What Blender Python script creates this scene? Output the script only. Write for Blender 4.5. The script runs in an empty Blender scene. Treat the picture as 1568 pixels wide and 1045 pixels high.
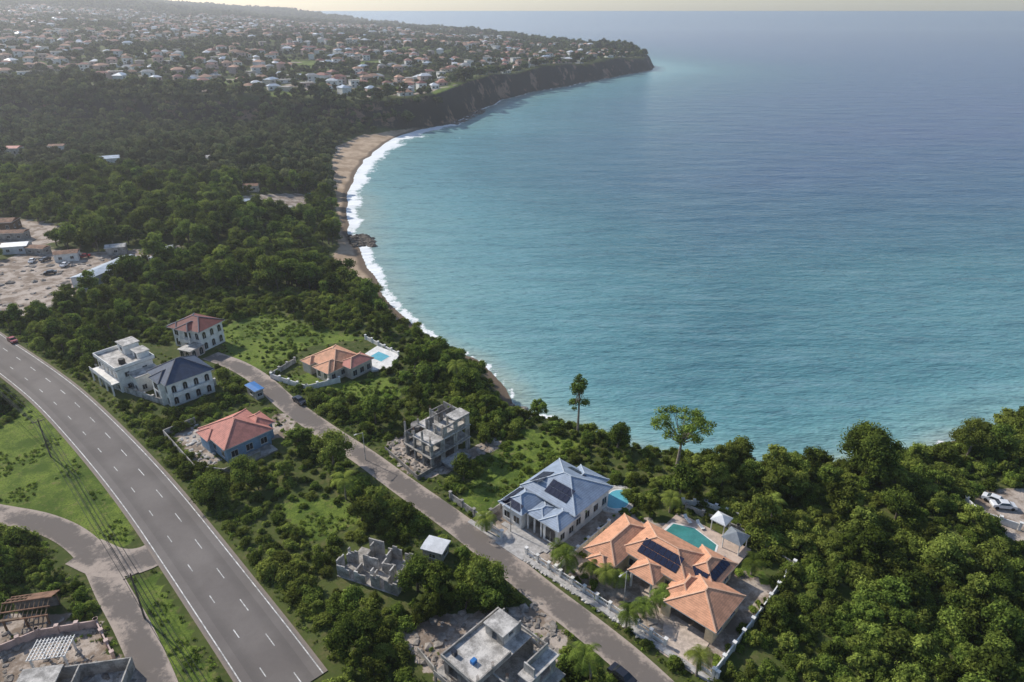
import bpy, math, random
import numpy as np
from mathutils import Vector
rng=np.random.default_rng(7); random.seed(7)
R=math.radians
HC=100.0; PITCH=R(25.9); FL=1045.33
cp,sp=math.cos(PITCH),math.sin(PITCH)
def ray(u,v):
    x=(u-784)/FL; y=(522.5-v)/FL
    return np.array([x,cp+y*sp,-sp+y*cp])
def at_z(u,v,z=0.0):
    r=ray(u,v); t=(HC-z)/-r[2]; return (r[0]*t,r[1]*t)
# ------------------------------------------------------------------ terrain
surv=[(805,634),(778,600),(752,572),(722,551),(690,538),(668,524),(640,507),(600,466),(576,428),(556,396),(548,378),(536,357),(532,325),(536,285),(558,246),(598,214),(640,199),(690,190),(740,166),(790,146),(860,133),(930,119),(1000,108)]
coast=[(3000,-900),(1500,-200),(600,150),(300,185),(170,165),(130,152),(100,141),(75,134),(55,132),(36,138),(20,149)]
coast+=[at_z(*p) for p in surv]
coast+=[(275,1440),(235,1600),(143,1900),(-40,2400),(-129,2750),(-290,3100),(-600,3500),(-1300,4300),(-3000,5200),(-14000,9500)]
poly=coast+[(-14000,-3000),(3000,-3000)]
def inpoly(x,y,P):
    c=np.zeros(x.shape,bool); n=len(P)
    for i in range(n):
        x1,y1=P[i]; x2,y2=P[(i+1)%n]
        if y1==y2: continue
        cond=((y1>y)!=(y2>y))&(x<(x2-x1)*(y-y1)/(y2-y1)+x1)
        c^=cond
    return c
def pdist(x,y,P):
    d=np.full(x.shape,1e18)
    for i in range(len(P)-1):
        x1,y1=P[i]; dx,dy=P[i+1][0]-x1,P[i+1][1]-y1
        t=np.clip(((x-x1)*dx+(y-y1)*dy)/(dx*dx+dy*dy+1e-12),0,1)
        d=np.minimum(d,(x-x1-t*dx)**2+(y-y1-t*dy)**2)
    return np.sqrt(d)
tab=rng.random((256,256))
def vn(x,y,s,o=0):
    x=x/s+o*17.3+1000; y=y/s+o*9.1+1000
    xi=np.floor(x).astype(int); yi=np.floor(y).astype(int); fx=x-xi; fy=y-yi
    fx=fx*fx*(3-2*fx); fy=fy*fy*(3-2*fy)
    g=lambda a,b: tab[a%256,b%256]
    return (g(xi,yi)*(1-fx)+g(xi+1,yi)*fx)*(1-fy)+(g(xi,yi+1)*(1-fx)+g(xi+1,yi+1)*fx)*fy
def sdist(x,y):
    d=pdist(x,y,coast); s=np.where(inpoly(x,y,poly),d,-d)
    wob=(vn(x,y,14,3)-.5)*3+(vn(x,y,45,4)-.5)*np.clip((y-640)/20,0,14)
    return s+wob
CP=[(0,90,14),(50,90,14),(-80,150,14),(-60,120,14),(-50,60,14),(-100,120,14),(100,90,15),(160,90,16),(-40,160,13),(20,60,14),(-110,80,14),(-10,110,14),(0,0,14),(-130,170,14),(60,30,14),
(-120,230,12.5),(-60,300,8),(-150,300,11),(-60,450,6),(-150,500,8),(-300,350,14),(-250,520,10),(-400,450,14),
(-90,600,6),(-90,700,26),(-180,600,7),(-180,670,28),(-268,590,8),(-268,660,32),(-500,590,12),(-500,680,36),(-800,600,25),(-800,800,46),
(-50,850,26),(50,1050,27),(200,1300,24),(-200,900,34),(-400,900,44),(-300,1300,46),(-700,1400,60),(0,1600,30),(100,1850,26),(-200,2200,37),(-600,2200,55),
(-250,3000,26),(-900,3300,50),(-1500,2900,125),(-1250,2000,85),(-2200,2500,150),(-1100,1500,75),(-3000,4000,190),(-2500,1000,120),(-1300,700,55),(-6000,4000,260),(-1500,0,30),(1500,-1500,20),(400,50,22)]
cpx=np.array(CP,float)
sm=lambda t:(lambda q:q*q*(3-2*q))(np.clip(t,0,1))
stp=lambda x,y:20*sm((y-610-(x+268)*.02)/34)
Dm=np.hypot(cpx[:,None,0]-cpx[None,:,0],cpx[:,None,1]-cpx[None,:,1])
A=np.zeros((len(CP)+1,)*2); A[:-1,:-1]=Dm; A[-1,:-1]=1; A[:-1,-1]=1
W=np.linalg.solve(A,np.append(cpx[:,2]-stp(cpx[:,0],cpx[:,1]),0))
def plateau(x,y):
    z=np.full(x.shape,W[-1])+stp(x,y)
    for (a,b,_),w in zip(CP,W[:-1]): z=z+w*np.hypot(x-a,y-b)
    z=z+(vn(x,y,90,1)-.5)*np.clip((y-260)/60,0,10)
    return np.clip(z,3,300)
def Hd(x,y):
    x=np.asarray(x,float);y=np.asarray(y,float)
    d=sdist(x,y)
    w=np.interp(y,[0,190,215,240,560,610,680,3000],[20,20,30,60,80,60,15,20])
    z=plateau(x,y)*sm(d/w)+np.clip(d*.06,0,1)*np.clip(1-d/60,0,1)
    return np.where(d>0,z,np.maximum(d*.15,-8)),d
def H(x,y): return float(Hd(np.array([x]),np.array([y]))[0][0])
TS=np.geomspace(60,5000,1400)
def gp(u,v):
    r=ray(u,v); z=Hd(r[0]*TS,r[1]*TS)[0]; rz=HC+r[2]*TS
    k=np.argmax(rz<z)
    a=(rz[k-1]-z[k-1]); b=(z[k]-rz[k]); t=TS[k-1]+(TS[k]-TS[k-1])*a/(a+b+1e-9)
    return (r[0]*t,r[1]*t)
SY=R(-43); E1=(math.cos(SY),math.sin(SY)); E2=(-math.sin(SY),math.cos(SY))
def site(a,b): return (a*E1[0]+b*E2[0],a*E1[1]+b*E2[1])
gps=lambda L:[gp(*p) for p in L]
# ------------------------------------------------------------------ materials
M={}
def nt(name):
    m=bpy.data.materials.new(name); m.use_nodes=True; t=m.node_tree; t.nodes.clear(); M[name]=m
    o=t.nodes.new('ShaderNodeOutputMaterial'); return m,t,o
class N:
    def __init__(s,t): s.t=t
    def __call__(s,typ,ins={},**kw):
        n=s.t.nodes.new(typ)
        for k,v in kw.items(): setattr(n,k,v)
        for k,v in ins.items():
            if isinstance(v,bpy.types.NodeSocket): s.t.links.new(v,n.inputs[k])
            else: n.inputs[k].default_value=v
        return n
    def noise(s,vec,scale,detail=4,rough=.6):
        return s('ShaderNodeTexNoise',{'Vector':vec,'Scale':scale,'Detail':detail,'Roughness':rough}).outputs[0]
    def mix(s,f,a,b,bt='MIX'):
        n=s.t.nodes.new('ShaderNodeMix'); n.data_type='RGBA'; n.blend_type=bt
        for i,v in ((0,f),(6,a),(7,b)):
            if isinstance(v,bpy.types.NodeSocket): s.t.links.new(v,n.inputs[i])
            else: n.inputs[i].default_value=v if i==0 or len(v)==4 else (*v,1)
        return n.outputs[2]
    def math(s,op,a,b=0.0,c=0.0,clamp=False):
        n=s.t.nodes.new('ShaderNodeMath'); n.operation=op; n.use_clamp=clamp
        for i,v in enumerate((a,b,c)):
            if isinstance(v,bpy.types.NodeSocket): s.t.links.new(v,n.inputs[i])
            else: n.inputs[i].default_value=v
        return n.outputs[0]
    def step(s,x,lo,hi):
        n=s.t.nodes.new('ShaderNodeMapRange'); n.interpolation_type='SMOOTHSTEP'
        s.t.links.new(x,n.inputs[0]); n.inputs[1].default_value=lo; n.inputs[2].default_value=hi
        return n.outputs[0]
    def attr(s,name): return s('ShaderNodeAttribute',attribute_name=name).outputs['Fac']
def simple(name,col,rough=.7,var=.35,scale=1.2,bump=.0,col2=None,rows=0,spec=.3,metal=0):
    m,t,o=nt(name); n=N(t)
    c=n('ShaderNodeTexCoord').outputs['Object']
    f=n.noise(c,scale,3,.65); f2=n.noise(c,scale*9,2,.6)
    fa=n.step(n.math('ADD',n.math('MULTIPLY',f,.75),n.math('MULTIPLY',f2,.25)),.36,.64)
    lo=col2 if col2 else tuple(x*(1-var) for x in col)
    colr=n.mix(fa,lo,tuple(min(1,x*(1+var*.3)) for x in col))
    h=f2
    if rows:
        s=n('ShaderNodeSeparateXYZ',{0:c}).outputs
        wv=n.math('FRACT',n.math('MULTIPLY',s[2],rows)); 
        colr=n.mix(n.math('MULTIPLY',n.step(wv,.6,1),.45),colr,tuple(x*.35 for x in col)); h=n.math('ADD',wv,f2)
        colr=n.mix(n.math('MULTIPLY',n.step(n.noise(c,.9,5,.8),.55,.7),.35),colr,tuple(x*.45 for x in col))
    p=n('ShaderNodeBsdfPrincipled',{'Base Color':colr,'Roughness':rough,'Specular IOR Level':spec,'Metallic':metal})
    if bump:
        b=n('ShaderNodeBump',{'Strength':bump,'Distance':.05,'Height':h}); t.links.new(b.outputs[0],p.inputs['Normal'])
    t.links.new(p.outputs[0],o.inputs[0]); return m
simple('white_paint',(.76,.74,.70),.6,.2,.8)
simple('cream_paint',(.68,.55,.36),.7,.2,.8)
simple('blue_wall',(.22,.33,.45),.7,.25,.8)
simple('pink_wall',(.55,.40,.35),.7,.25,.8)
simple('beige_wall',(.60,.52,.44),.7,.25,.8)
simple('concrete',(.38,.355,.32),.9,.5,.7,.3)
simple('concrete_dark',(.23,.215,.20),.9,.5,.9,.3)
simple('concrete_pale',(.52,.49,.45),.85,.55,.6,.2)
simple('tile_orange',(.68,.34,.20),.7,.28,.9,.5,rows=7)
simple('tile_red',(.56,.22,.17),.7,.25,.9,.5,rows=7)
simple('tile_maroon',(.20,.06,.05),.7,.3,.9,.4,rows=7)
simple('tile_blue',(.06,.085,.14),.6,.3,.9,.4,rows=7)
simple('tile_slate',(.29,.35,.44),.45,.22,.6,.5,rows=6)
simple('town_orange',(.48,.27,.18),.8,.4,.05); simple('town_red',(.33,.15,.12),.8,.4,.05); simple('town_grey',(.37,.37,.37),.8,.5,.05)
simple('ridge_orange',(.68,.42,.28),.7,.2,1); simple('ridge_slate',(.46,.51,.56),.5,.2,1)
simple('ridge_dark',(.08,.09,.12),.6,.2,1); simple('ridge_red',(.55,.24,.18),.6,.2,1)
simple('glass',(.02,.025,.03),.12,.3,1,spec=.6)
simple('frame',(.55,.54,.52),.5,.1,1)
simple('solar',(.012,.016,.04),.22,.3,3,spec=.5)
simple('paver',(.56,.46,.38),.85,.3,1.5,.2)
simple('paver_grey',(.44,.42,.40),.85,.3,1.5,.2)
simple('pool_deck',(.55,.43,.35),.8,.2,1)
simple('pool_water',(.12,.42,.50),.08,.15,.6,spec=.5)
simple('pool_green',(.06,.25,.23),.08,.2,.6,spec=.5)
simple('metal_roof_blue',(.44,.50,.56),.4,.25,.4)
simple('metal_white',(.64,.65,.66),.45,.2,.6)
simple('rust',(.24,.13,.08),.85,.5,.8)
simple('tarp_blue',(.03,.16,.42),.5,.2,1)
simple('wood',(.20,.13,.08),.8,.4,2); simple('pole_wood',(.14,.11,.09),.8,.4,2)
simple('bark',(.16,.13,.10),.9,.5,3,.4)
simple('bark_pale',(.30,.25,.20),.9,.4,3,.4)
simple('rock',(.13,.11,.09),.95,.6,.5,.6)
simple('rubble',(.33,.29,.25),.95,.5,.8,.4)
simple('cable',(.02,.02,.02),.6,.1,1)
simple('car_red',(.30,.02,.03),.25,.1,1,spec=.6); simple('car_dark',(.02,.022,.03),.2,.1,1,spec=.6); simple('car_white',(.7,.7,.7),.25,.1,1,spec=.6)
simple('tyre',(.015,.015,.015),.8,.1,1); simple('shade_cloth',(.20,.22,.24),.7,.2,1)
simple('line_paint',(.64,.63,.60),.7,.5,1.3)
def asphalt():
    m,t,o=nt('asphalt'); n=N(t); c=n('ShaderNodeTexCoord').outputs['Object']
    a=n.noise(c,.08,4,.6); b=n.noise(c,2.5,3,.7)
    col=n.mix(n.step(a,.3,.7),(.155,.136,.124),(.21,.187,.170)); col=n.mix(n.math('MULTIPLY',b,.4),col,(.10,.09,.083))
    ed=n.attr('edge'); wr=n.math('FRACT',n.math('MULTIPLY',ed,1.6)); col=n.mix(n.math('MULTIPLY',n.step(wr,.4,.9),.28),col,(.075,.068,.063))
    col=n.mix(n.math('MULTIPLY',n.step(n.math('ADD',ed,n.math('MULTIPLY',b,.2)),.94,1.1),.8),col,(.26,.21,.17))
    p=n('ShaderNodeBsdfPrincipled',{'Base Color':col,'Roughness':.85,'Specular IOR Level':.2}); t.links.new(p.outputs[0],o.inputs[0])
    m,t,o=nt('worn_asphalt'); n=N(t); c=n('ShaderNodeTexCoord').outputs['Object']
    a=n.noise(c,.13,5,.7); b=n.noise(c,1.6,4,.75)
    ed=n.attr('edge')
    x=n.math('ADD',n.math('ADD',n.math('MULTIPLY',a,.9),n.math('MULTIPLY',b,.35)),n.math('MULTIPLY',n.math('POWER',ed,3),.2))
    col=n.mix(n.step(x,.64,.80),(.165,.143,.127),(.40,.33,.275)); col=n.mix(n.math('MULTIPLY',n.step(b,.5,.75),.6),col,(.19,.16,.14))
    p=n('ShaderNodeBsdfPrincipled',{'Base Color':col,'Roughness':.95,'Specular IOR Level':.1}); t.links.new(p.outputs[0],o.inputs[0])
asphalt()
def ground_mat():
    m,t,o=nt('ground'); n=N(t); g=n('ShaderNodeNewGeometry'); c=g.outputs['Position']
    a=n.noise(c,.03,3,.6); b=n.noise(c,.6,4,.7); fine=n.noise(c,3,3,.7)
    col=n.mix(n.step(a,.35,.65),(.045,.065,.016),(.08,.10,.027))
    col=n.mix(n.step(b,.45,.7),col,(.12,.115,.045))
    gr=n.mix(n.step(n.noise(c,.12,5,.75),.40,.60),(.075,.115,.020),(.165,.215,.038)); gr=n.mix(n.step(b,.52,.72),gr,(.18,.17,.06)); gr=n.mix(n.math('MULTIPLY',n.step(fine,.45,.65),.7),gr,(.045,.075,.015))
    def msk(nm,lo=.4,hi=.6,amt=.8): return n.step(n.math('ADD',n.attr(nm),n.math('MULTIPLY',n.math('SUBTRACT',b,.5),amt)),lo,hi)
    col=n.mix(msk('grass'),col,gr)
    di=n.mix(n.step(n.noise(c,.25,5,.7),.4,.6),(.22,.17,.13),(.46,.39,.33)); di=n.mix(n.math('MULTIPLY',n.step(fine,.5,.7),.5),di,(.17,.14,.11))
    col=n.mix(msk('dirt'),col,di)
    sa=n.mix(n.step(n.noise(c,.1,3,.7),.35,.65),(.31,.225,.15),(.48,.365,.26)); 
    col=n.mix(msk('sand'),col,sa)
    col=n.mix(n.step(n.attr('wet'),.1,.6),col,(.15,.112,.08))
    nz=n('ShaderNodeSeparateXYZ',{0:g.outputs['Normal']}).outputs[2]
    rk=n.mix(n.step(n.noise(c,.035,5,.75),.54,.64),(.030,.029,.023),(.25,.16,.11))
    st=n.math('SUBTRACT',1,n.step(n.math('ADD',nz,n.math('MULTIPLY',n.math('SUBTRACT',b,.5),.15)),.80,.92))
    col=n.mix(n.math('MULTIPLY',st,n.attr('cliff')),col,rk)
    p=n('ShaderNodeBsdfPrincipled',{'Base Color':col,'Roughness':.95,'Specular IOR Level':.1})
    bp=n('ShaderNodeBump',{'Strength':.5,'Distance':.3,'Height':b}); t.links.new(bp.outputs[0],p.inputs['Normal'])
    t.links.new(p.outputs[0],o.inputs[0])
ground_mat()
def sea_mat():
    m,t,o=nt('sea_water'); n=N(t); g=n('ShaderNodeNewGeometry'); c=g.outputs['Position']
    sh=n.attr('shore')
    mp=n('ShaderNodeMapping',{'Vector':c,'Rotation':(0,0,R(-38)),'Scale':(.22,1,1)}).outputs[0]
    st=n.noise(mp,.012,3,.6); st2=n.noise(mp,.13,4,.7)
    mq=n('ShaderNodeMapping',{'Vector':c,'Rotation':(0,0,R(-30)),'Scale':(.4,1,1)}).outputs[0]; st3=n.noise(mq,.45,3,.7)
    x=n.math('ADD',sh,n.math('MULTIPLY',n.math('SUBTRACT',st,.5),.25))
    cr=n('ShaderNodeValToRGB',{0:x}); e=cr.color_ramp.elements
    e[0].position=0; e[0].color=(.30,.39,.34,1); e[1].position=1; e[1].color=(.068,.100,.205,1)
    for pos,cl in ((.10,(.19,.36,.355)),(.30,(.115,.275,.295)),(.50,(.060,.175,.205)),(.72,(.042,.120,.180)),(.88,(.050,.100,.190))):
        q=e.new(pos); q.color=(*cl,1)
    col=n.mix(n.math('MULTIPLY',n.step(st2,.50,.68),.20),cr.outputs[0],(.24,.35,.41))
    col=n.mix(n.math('MULTIPLY',n.step(st2,.50,.34),.28),col,(.03,.07,.11))
    col=n.mix(n.math('MULTIPLY',n.step(st3,.54,.7),.45),col,(.02,.06,.09)); col=n.mix(n.math('MULTIPLY',n.step(st3,.46,.3),.25),col,(.25,.36,.42))
    fo=n.attr('foam'); fn=n.noise(c,.30,5,.8); fn2=n.noise(c,.05,2,.6)
    fx=n.math('ADD',fo,n.math('ADD',n.math('MULTIPLY',n.math('SUBTRACT',fn,.5),1.7),n.math('MULTIPLY',n.math('SUBTRACT',fn2,.5),1.5)))
    fm=n.step(fx,.5,.78)
    col=n.mix(fm,col,(.82,.84,.84))
    p=n('ShaderNodeBsdfPrincipled',{'Base Color':col,'Roughness':n.math('ADD',.22,n.math('MULTIPLY',fm,.6)),'IOR':1.33,'Specular IOR Level':.5})
    m3=n('ShaderNodeMapping',{'Vector':c,'Rotation':(0,0,R(-38)),'Scale':(.35,1,1)}).outputs[0]
    w1=n.noise(m3,.30,3,.7); w2=n.noise(m3,.06,1,.5)
    hh=n.math('ADD',n.math('MULTIPLY',w1,1.5),n.math('MULTIPLY',w2,2.6))
    bp=n('ShaderNodeBump',{'Strength':.8,'Distance':1.0,'Height':hh}); t.links.new(bp.outputs[0],p.inputs['Normal'])
    t.links.new(p.outputs[0],o.inputs[0])
sea_mat()
def leaf_mat(name,dk,lt,yl,tw=.35,sat=.95):
    m,t,o=nt(name); n=N(t)
    oi=n('ShaderNodeObjectInfo'); rnd=oi.outputs['Random']
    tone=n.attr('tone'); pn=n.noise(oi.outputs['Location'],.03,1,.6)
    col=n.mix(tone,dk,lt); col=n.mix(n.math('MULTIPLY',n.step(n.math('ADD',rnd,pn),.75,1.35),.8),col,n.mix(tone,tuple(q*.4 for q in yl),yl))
    hs=n('ShaderNodeHueSaturation',{'Color':col,'Hue':n.math('ADD',.482,n.math('MULTIPLY',rnd,.036)),'Value':n.math('ADD',.48,n.math('MULTIPLY',n.math('FRACT',n.math('MULTIPLY',rnd,7.3)),1.05)),'Saturation':sat}).outputs[0]
    p=n('ShaderNodeBsdfDiffuse',{'Color':hs})
    tr=n('ShaderNodeBsdfTranslucent',{'Color':hs}); mx=n('ShaderNodeMixShader',{0:tw}); t.links.new(p.outputs[0],mx.inputs[1]); t.links.new(tr.outputs[0],mx.inputs[2])
    t.links.new(mx.outputs[0],o.inputs[0])
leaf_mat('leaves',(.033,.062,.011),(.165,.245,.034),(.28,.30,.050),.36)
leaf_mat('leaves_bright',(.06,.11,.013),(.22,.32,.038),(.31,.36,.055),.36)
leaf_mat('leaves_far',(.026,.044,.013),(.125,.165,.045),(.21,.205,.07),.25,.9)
# ------------------------------------------------------------------ mesh helpers
col0=bpy.context.scene.collection
def mesh_obj(name,v,f,mats,mi=None,parent=None,attrs=None,link=True,smooth=False):
    me=bpy.data.meshes.new(name); me.from_pydata([tuple(map(float,p)) for p in v],[],[tuple(map(int,q)) for q in f])
    for k in mats: me.materials.append(M[k])
    if mi is not None: me.polygons.foreach_set('material_index',np.array(mi,np.int32))
    if attrs:
        for k,(dom,arr) in attrs.items():
            a=me.attributes.new(k,'FLOAT',dom); a.data.foreach_set('value',np.asarray(arr,np.float32))
    me.update(); o=bpy.data.objects.new(name,me)
    if link: col0.objects.link(o)
    if parent: o.parent=parent
    return o
def grid_obj(name,xs,ys,zf,mat):
    X,Y=np.meshgrid(xs,ys); x=X.ravel(); y=Y.ravel(); z,at=zf(x,y)
    nx,ny=len(xs),len(ys); me=bpy.data.meshes.new(name)
    i=(np.arange(ny-1)[:,None]*nx+np.arange(nx-1)[None,:]).ravel()
    q=np.stack([i,i+1,i+1+nx,i+nx],1).astype(np.int32)
    me.vertices.add(len(x)); me.vertices.foreach_set('co',np.stack([x,y,z],1).astype(np.float32).ravel())
    me.loops.add(q.size); me.loops.foreach_set('vertex_index',q.ravel()); me.polygons.add(len(q))
    me.polygons.foreach_set('loop_start',(np.arange(len(q))*4).astype(np.int32)); me.polygons.foreach_set('loop_total',np.full(len(q),4,np.int32))
    me.polygons.foreach_set('use_smooth',np.ones(len(q),bool)); me.update(calc_edges=True)
    for k,a in at.items():
        t=me.attributes.new(k,'FLOAT','POINT'); t.data.foreach_set('value',a.astype(np.float32))
    me.materials.append(M[mat]); o=bpy.data.objects.new(name,me); col0.objects.link(o); return o
def axis(lo,hi,step,gr,mn,mx):
    a=list(np.arange(lo,hi,step)); s=step; 
    while a[-1]<mx: s*=gr; a.append(a[-1]+s)
    b=[]; s=step; p=lo
    while p>mn: s*=gr; p-=s; b.append(p)
    return np.array(b[::-1]+a)
RECTS=[]
class Bld:
    def __init__(s,name,xy,yaw=-43,z=None):
        s.name=name; s.xy=xy; s.yaw=R(yaw); s.z=H(*xy) if z is None else z; s.parts={}; s.ext=[9e9,9e9,-9e9,-9e9]
    def add(s,part,mat,v,f):
        P=s.parts.setdefault(part,([],[],[],[])); n=len(P[0]); P[0].extend(v)
        if mat not in P[3]: P[3].append(mat)
        k=P[3].index(mat)
        for q in f: P[1].append([i+n for i in q]); P[2].append(k)
        for p in v: s.ext=[min(s.ext[0],p[0]),min(s.ext[1],p[1]),max(s.ext[2],p[0]),max(s.ext[3],p[1])]
    def box(s,part,mat,x0,y0,z0,x1,y1,z1):
        v=[(x0,y0,z0),(x1,y0,z0),(x1,y1,z0),(x0,y1,z0),(x0,y0,z1),(x1,y0,z1),(x1,y1,z1),(x0,y1,z1)]
        s.add(part,mat,v,[(0,3,2,1),(4,5,6,7),(0,1,5,4),(1,2,6,5),(2,3,7,6),(3,0,4,7)])
    def beam(s,part,mat,p,q,w=.1):
        p=Vector(p);q=Vector(q);d=(q-p).normalized(); u=d.cross(Vector((0,0,1)))
        if u.length<.01: u=Vector((1,0,0))
        u.normalize(); k=u.cross(d)*w; u=u*w
        v=[tuple(a) for a in (p-u-k,p+u-k,p+u+k,p-u+k,q-u-k,q+u-k,q+u+k,q-u+k)]
        s.add(part,mat,v,[(0,3,2,1),(4,5,6,7),(0,1,5,4),(1,2,6,5),(2,3,7,6),(3,0,4,7)])
    def cyl(s,part,mat,x,y,z0,z1,r,r2=None,n=10):
        r2=r if r2 is None else r2
        v=[(x+r*math.cos(6.2832*i/n),y+r*math.sin(6.2832*i/n),z0) for i in range(n)]+[(x+r2*math.cos(6.2832*i/n),y+r2*math.sin(6.2832*i/n),z1) for i in range(n)]
        s.add(part,mat,v,[(i,(i+1)%n,n+(i+1)%n,n+i) for i in range(n)]+[tuple(range(n,2*n))])
    def hip(s,mat,x0,y0,x1,y1,z,pitch=.42,oh=.6,ridge=None,gable=False,part='roof'):
        x0-=oh;y0-=oh;x1+=oh;y1+=oh; w=x1-x0;d=y1-y0; h=pitch*min(w,d)/2; cx=(x0+x1)/2; cy=(y0+y1)/2; zt=z+.18
        if w>=d: a=(x0+(0 if gable else d/2),cy,zt+h); b=(x1-(0 if gable else d/2),cy,zt+h)
        else: a=(cx,y0+(0 if gable else w/2),zt+h); b=(cx,y1-(0 if gable else w/2),zt+h)
        v=[(x0,y0,zt),(x1,y0,zt),(x1,y1,zt),(x0,y1,zt),a,b,(x0,y0,z),(x1,y0,z),(x1,y1,z),(x0,y1,z)]
        if w>=d: f=[(0,1,5,4),(1,2,5),(2,3,4,5),(3,0,4)]
        else: f=[(0,1,4),(1,2,5,4),(2,3,5),(3,0,4,5)]
        s.add(part,mat,v,f)
        s.add('fascia','frame',v,[(0,6,7,1),(1,7,8,2),(2,8,9,3),(3,9,6,0),(6,9,8,7)])
        if ridge:
            if w>=d: L=[(0,4),(3,4),(1,5),(2,5),(4,5)]
            else: L=[(0,4),(1,4),(2,5),(3,5),(4,5)]
            for i,j in L:
                if (Vector(v[i])-Vector(v[j])).length>.2: s.beam('ridge_caps',ridge,v[i],v[j],.11)
        return (x0,y0,x1,y1,zt,pitch)
    def solar(s,hp,face,u0,v0,nu,nv,pw=1.05,ph=1.5):
        x0,y0,x1,y1,zt,p=hp; c=1/math.sqrt(1+p*p)
        for i in range(nu):
            for j in range(nv):
                ua=u0+i*pw; ub=ua+pw*.92; va=v0+j*ph*c; vb=va+ph*.93*c
                L=[]
                for off in (.06,.13):
                    for (uu,vv) in ((ua,va),(ub,va),(ub,vb),(ua,vb)):
                        z=zt+p*vv+off
                        if face=='f': L.append((x0+uu,y0+vv,z))
                        elif face=='b': L.append((x1-uu,y1-vv,z))
                        elif face=='l': L.append((x0+vv,y1-uu,z))
                        else: L.append((x1-vv,y0+uu,z))
                s.add('solar_panels','solar',L,[(4,5,6,7),(0,1,5,4),(1,2,6,5),(2,3,7,6),(3,0,4,7)])
    def win(s,b,side,pos,z,w=1.2,h=1.2,arch=False,door=False):
        x0,y0,x1,y1=b
        def T(u,o,zz):
            if side=='f': return (u,y0-o,zz)
            if side=='b': return (u,y1+o,zz)
            if side=='l': return (x0-o,u,zz)
            return (x1+o,u,zz)
        def slab(part,mat,u0,u1,z0,z1,o0,o1):
            v=[T(u0,o0,z0),T(u1,o0,z0),T(u1,o0,z1),T(u0,o0,z1),T(u0,o1,z0),T(u1,o1,z0),T(u1,o1,z1),T(u0,o1,z1)]
            s.add(part,mat,v,[(0,1,2,3),(4,5,6,7),(0,1,5,4),(1,2,6,5),(2,3,7,6),(3,0,4,7)])
        u0,u1=pos-w/2,pos+w/2
        slab('frames','frame',u0-.1,u1+.1,z-.1,z+h+.1,-.02,.04)
        slab('windows','wood' if door else 'glass',u0,u1,z,z+h,-.01,.06)
        slab('frames','frame',(u0+u1)/2-.03,(u0+u1)/2+.03,z,z+h,.0,.08)
        if not door: slab('frames','frame',u0-.18,u1+.18,z-.2,z-.1,-.02,.14)
        if arch:
            for part,mat,rr,o in (('frames','frame',w/2+.1,.04),('windows','glass',w/2,.06)):
                v=[T(pos+rr*math.cos(math.pi*i/8),o,z+h+rr*math.sin(math.pi*i/8)) for i in range(9)]; s.add(part,mat,v,[tuple(range(9))])
    def wins(s,b,side,n,z,w=1.2,h=1.2,**k):
        a,c=(b[0],b[2]) if side in 'fb' else (b[1],b[3])
        for i in range(n): s.win(b,side,a+(c-a)*(i+.5)/n,z,w,h,**k)
    def wall(s,part,mat,ax,a0,a1,c,z0,z1,th,ops=()):
        def bx(p0,p1,za,zb):
            if p1-p0<.02 or zb-za<.02: return
            if ax=='x': s.box(part,mat,p0,c,za,p1,c+th,zb)
            else: s.box(part,mat,c,p0,za,c+th,p1,zb)
        cur=a0
        for (p0,p1,zl,zh) in sorted(ops):
            bx(cur,p0,z0,z1); bx(p0,p1,z0,z0+zl); bx(p0,p1,z0+zh,z1); cur=p1
        bx(cur,a1,z0,z1)
    def finish(s,excl=True,pad=0.0):
        e=bpy.data.objects.new(s.name,None); col0.objects.link(e); e.location=(s.xy[0],s.xy[1],s.z); e.rotation_euler=(0,0,s.yaw)
        for k,P in s.parts.items(): mesh_obj(k,P[0],P[1],P[3],P[2],parent=e)
        if excl: RECTS.append((s.xy[0],s.xy[1],s.yaw,s.ext[0]-pad,s.ext[1]-pad,s.ext[2]+pad,s.ext[3]+pad))
        return e
def prism(name,P,mat,top=.12,z=None,skirt=1.0,parent=None):
    if z is None: z=max(H(*p) for p in P)+top
    n=len(P); v=[(x,y,z) for x,y in P]+[(x,y,z-skirt) for x,y in P]
    ar=sum(P[i][0]*P[(i+1)%n][1]-P[(i+1)%n][0]*P[i][1] for i in range(n))
    f=[tuple(range(n)) if ar>0 else tuple(range(n))[::-1]]+[(i,(i+1)%n,n+(i+1)%n,n+i) for i in range(n)]
    return mesh_obj(name,v,f,[mat],parent=parent)
def smoothline(P,step=2.0):
    P=[np.array(p) for p in P]; P=[2*P[0]-P[1]]+P+[2*P[-1]-P[-2]]; out=[]
    for i in range(1,len(P)-2):
        n=max(2,int(np.linalg.norm(P[i+1]-P[i])/step))
        for k in range(n):
            t=k/n; a,b,c,d=P[i-1:i+3]
            out.append(.5*((2*b)+(-a+c)*t+(2*a-5*b+4*c-d)*t*t+(-a+3*b-3*c+d)*t**3))
    out.append(P[-2]); return np.array(out)
def strip(name,C,o0,o1,mat,top,parent=None,seg=None,nx=5):
    T=np.gradient(C,axis=0); T/=np.linalg.norm(T,axis=1)[:,None]; Nn=np.stack([T[:,1],-T[:,0]],1)
    offs=np.linspace(o0,o1,nx); V=[];ed=[]
    for o in offs: V.append(C+Nn*o); ed.append(np.full(len(C),abs(2*(o-o0)/(o1-o0)-1)))
    V=np.concatenate(V); z=Hd(V[:,0],V[:,1])[0]+top; n=len(C)
    f=[(k*n+i,(k+1)*n+i,(k+1)*n+i+1,k*n+i+1) for k in range(nx-1) for i in range(n-1) if seg is None or seg(i)]
    f=[q[::-1] for q in f]
    return mesh_obj(name,np.column_stack([V,z]),f,[mat],parent=parent,attrs={'edge':('POINT',np.concatenate(ed))})
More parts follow.
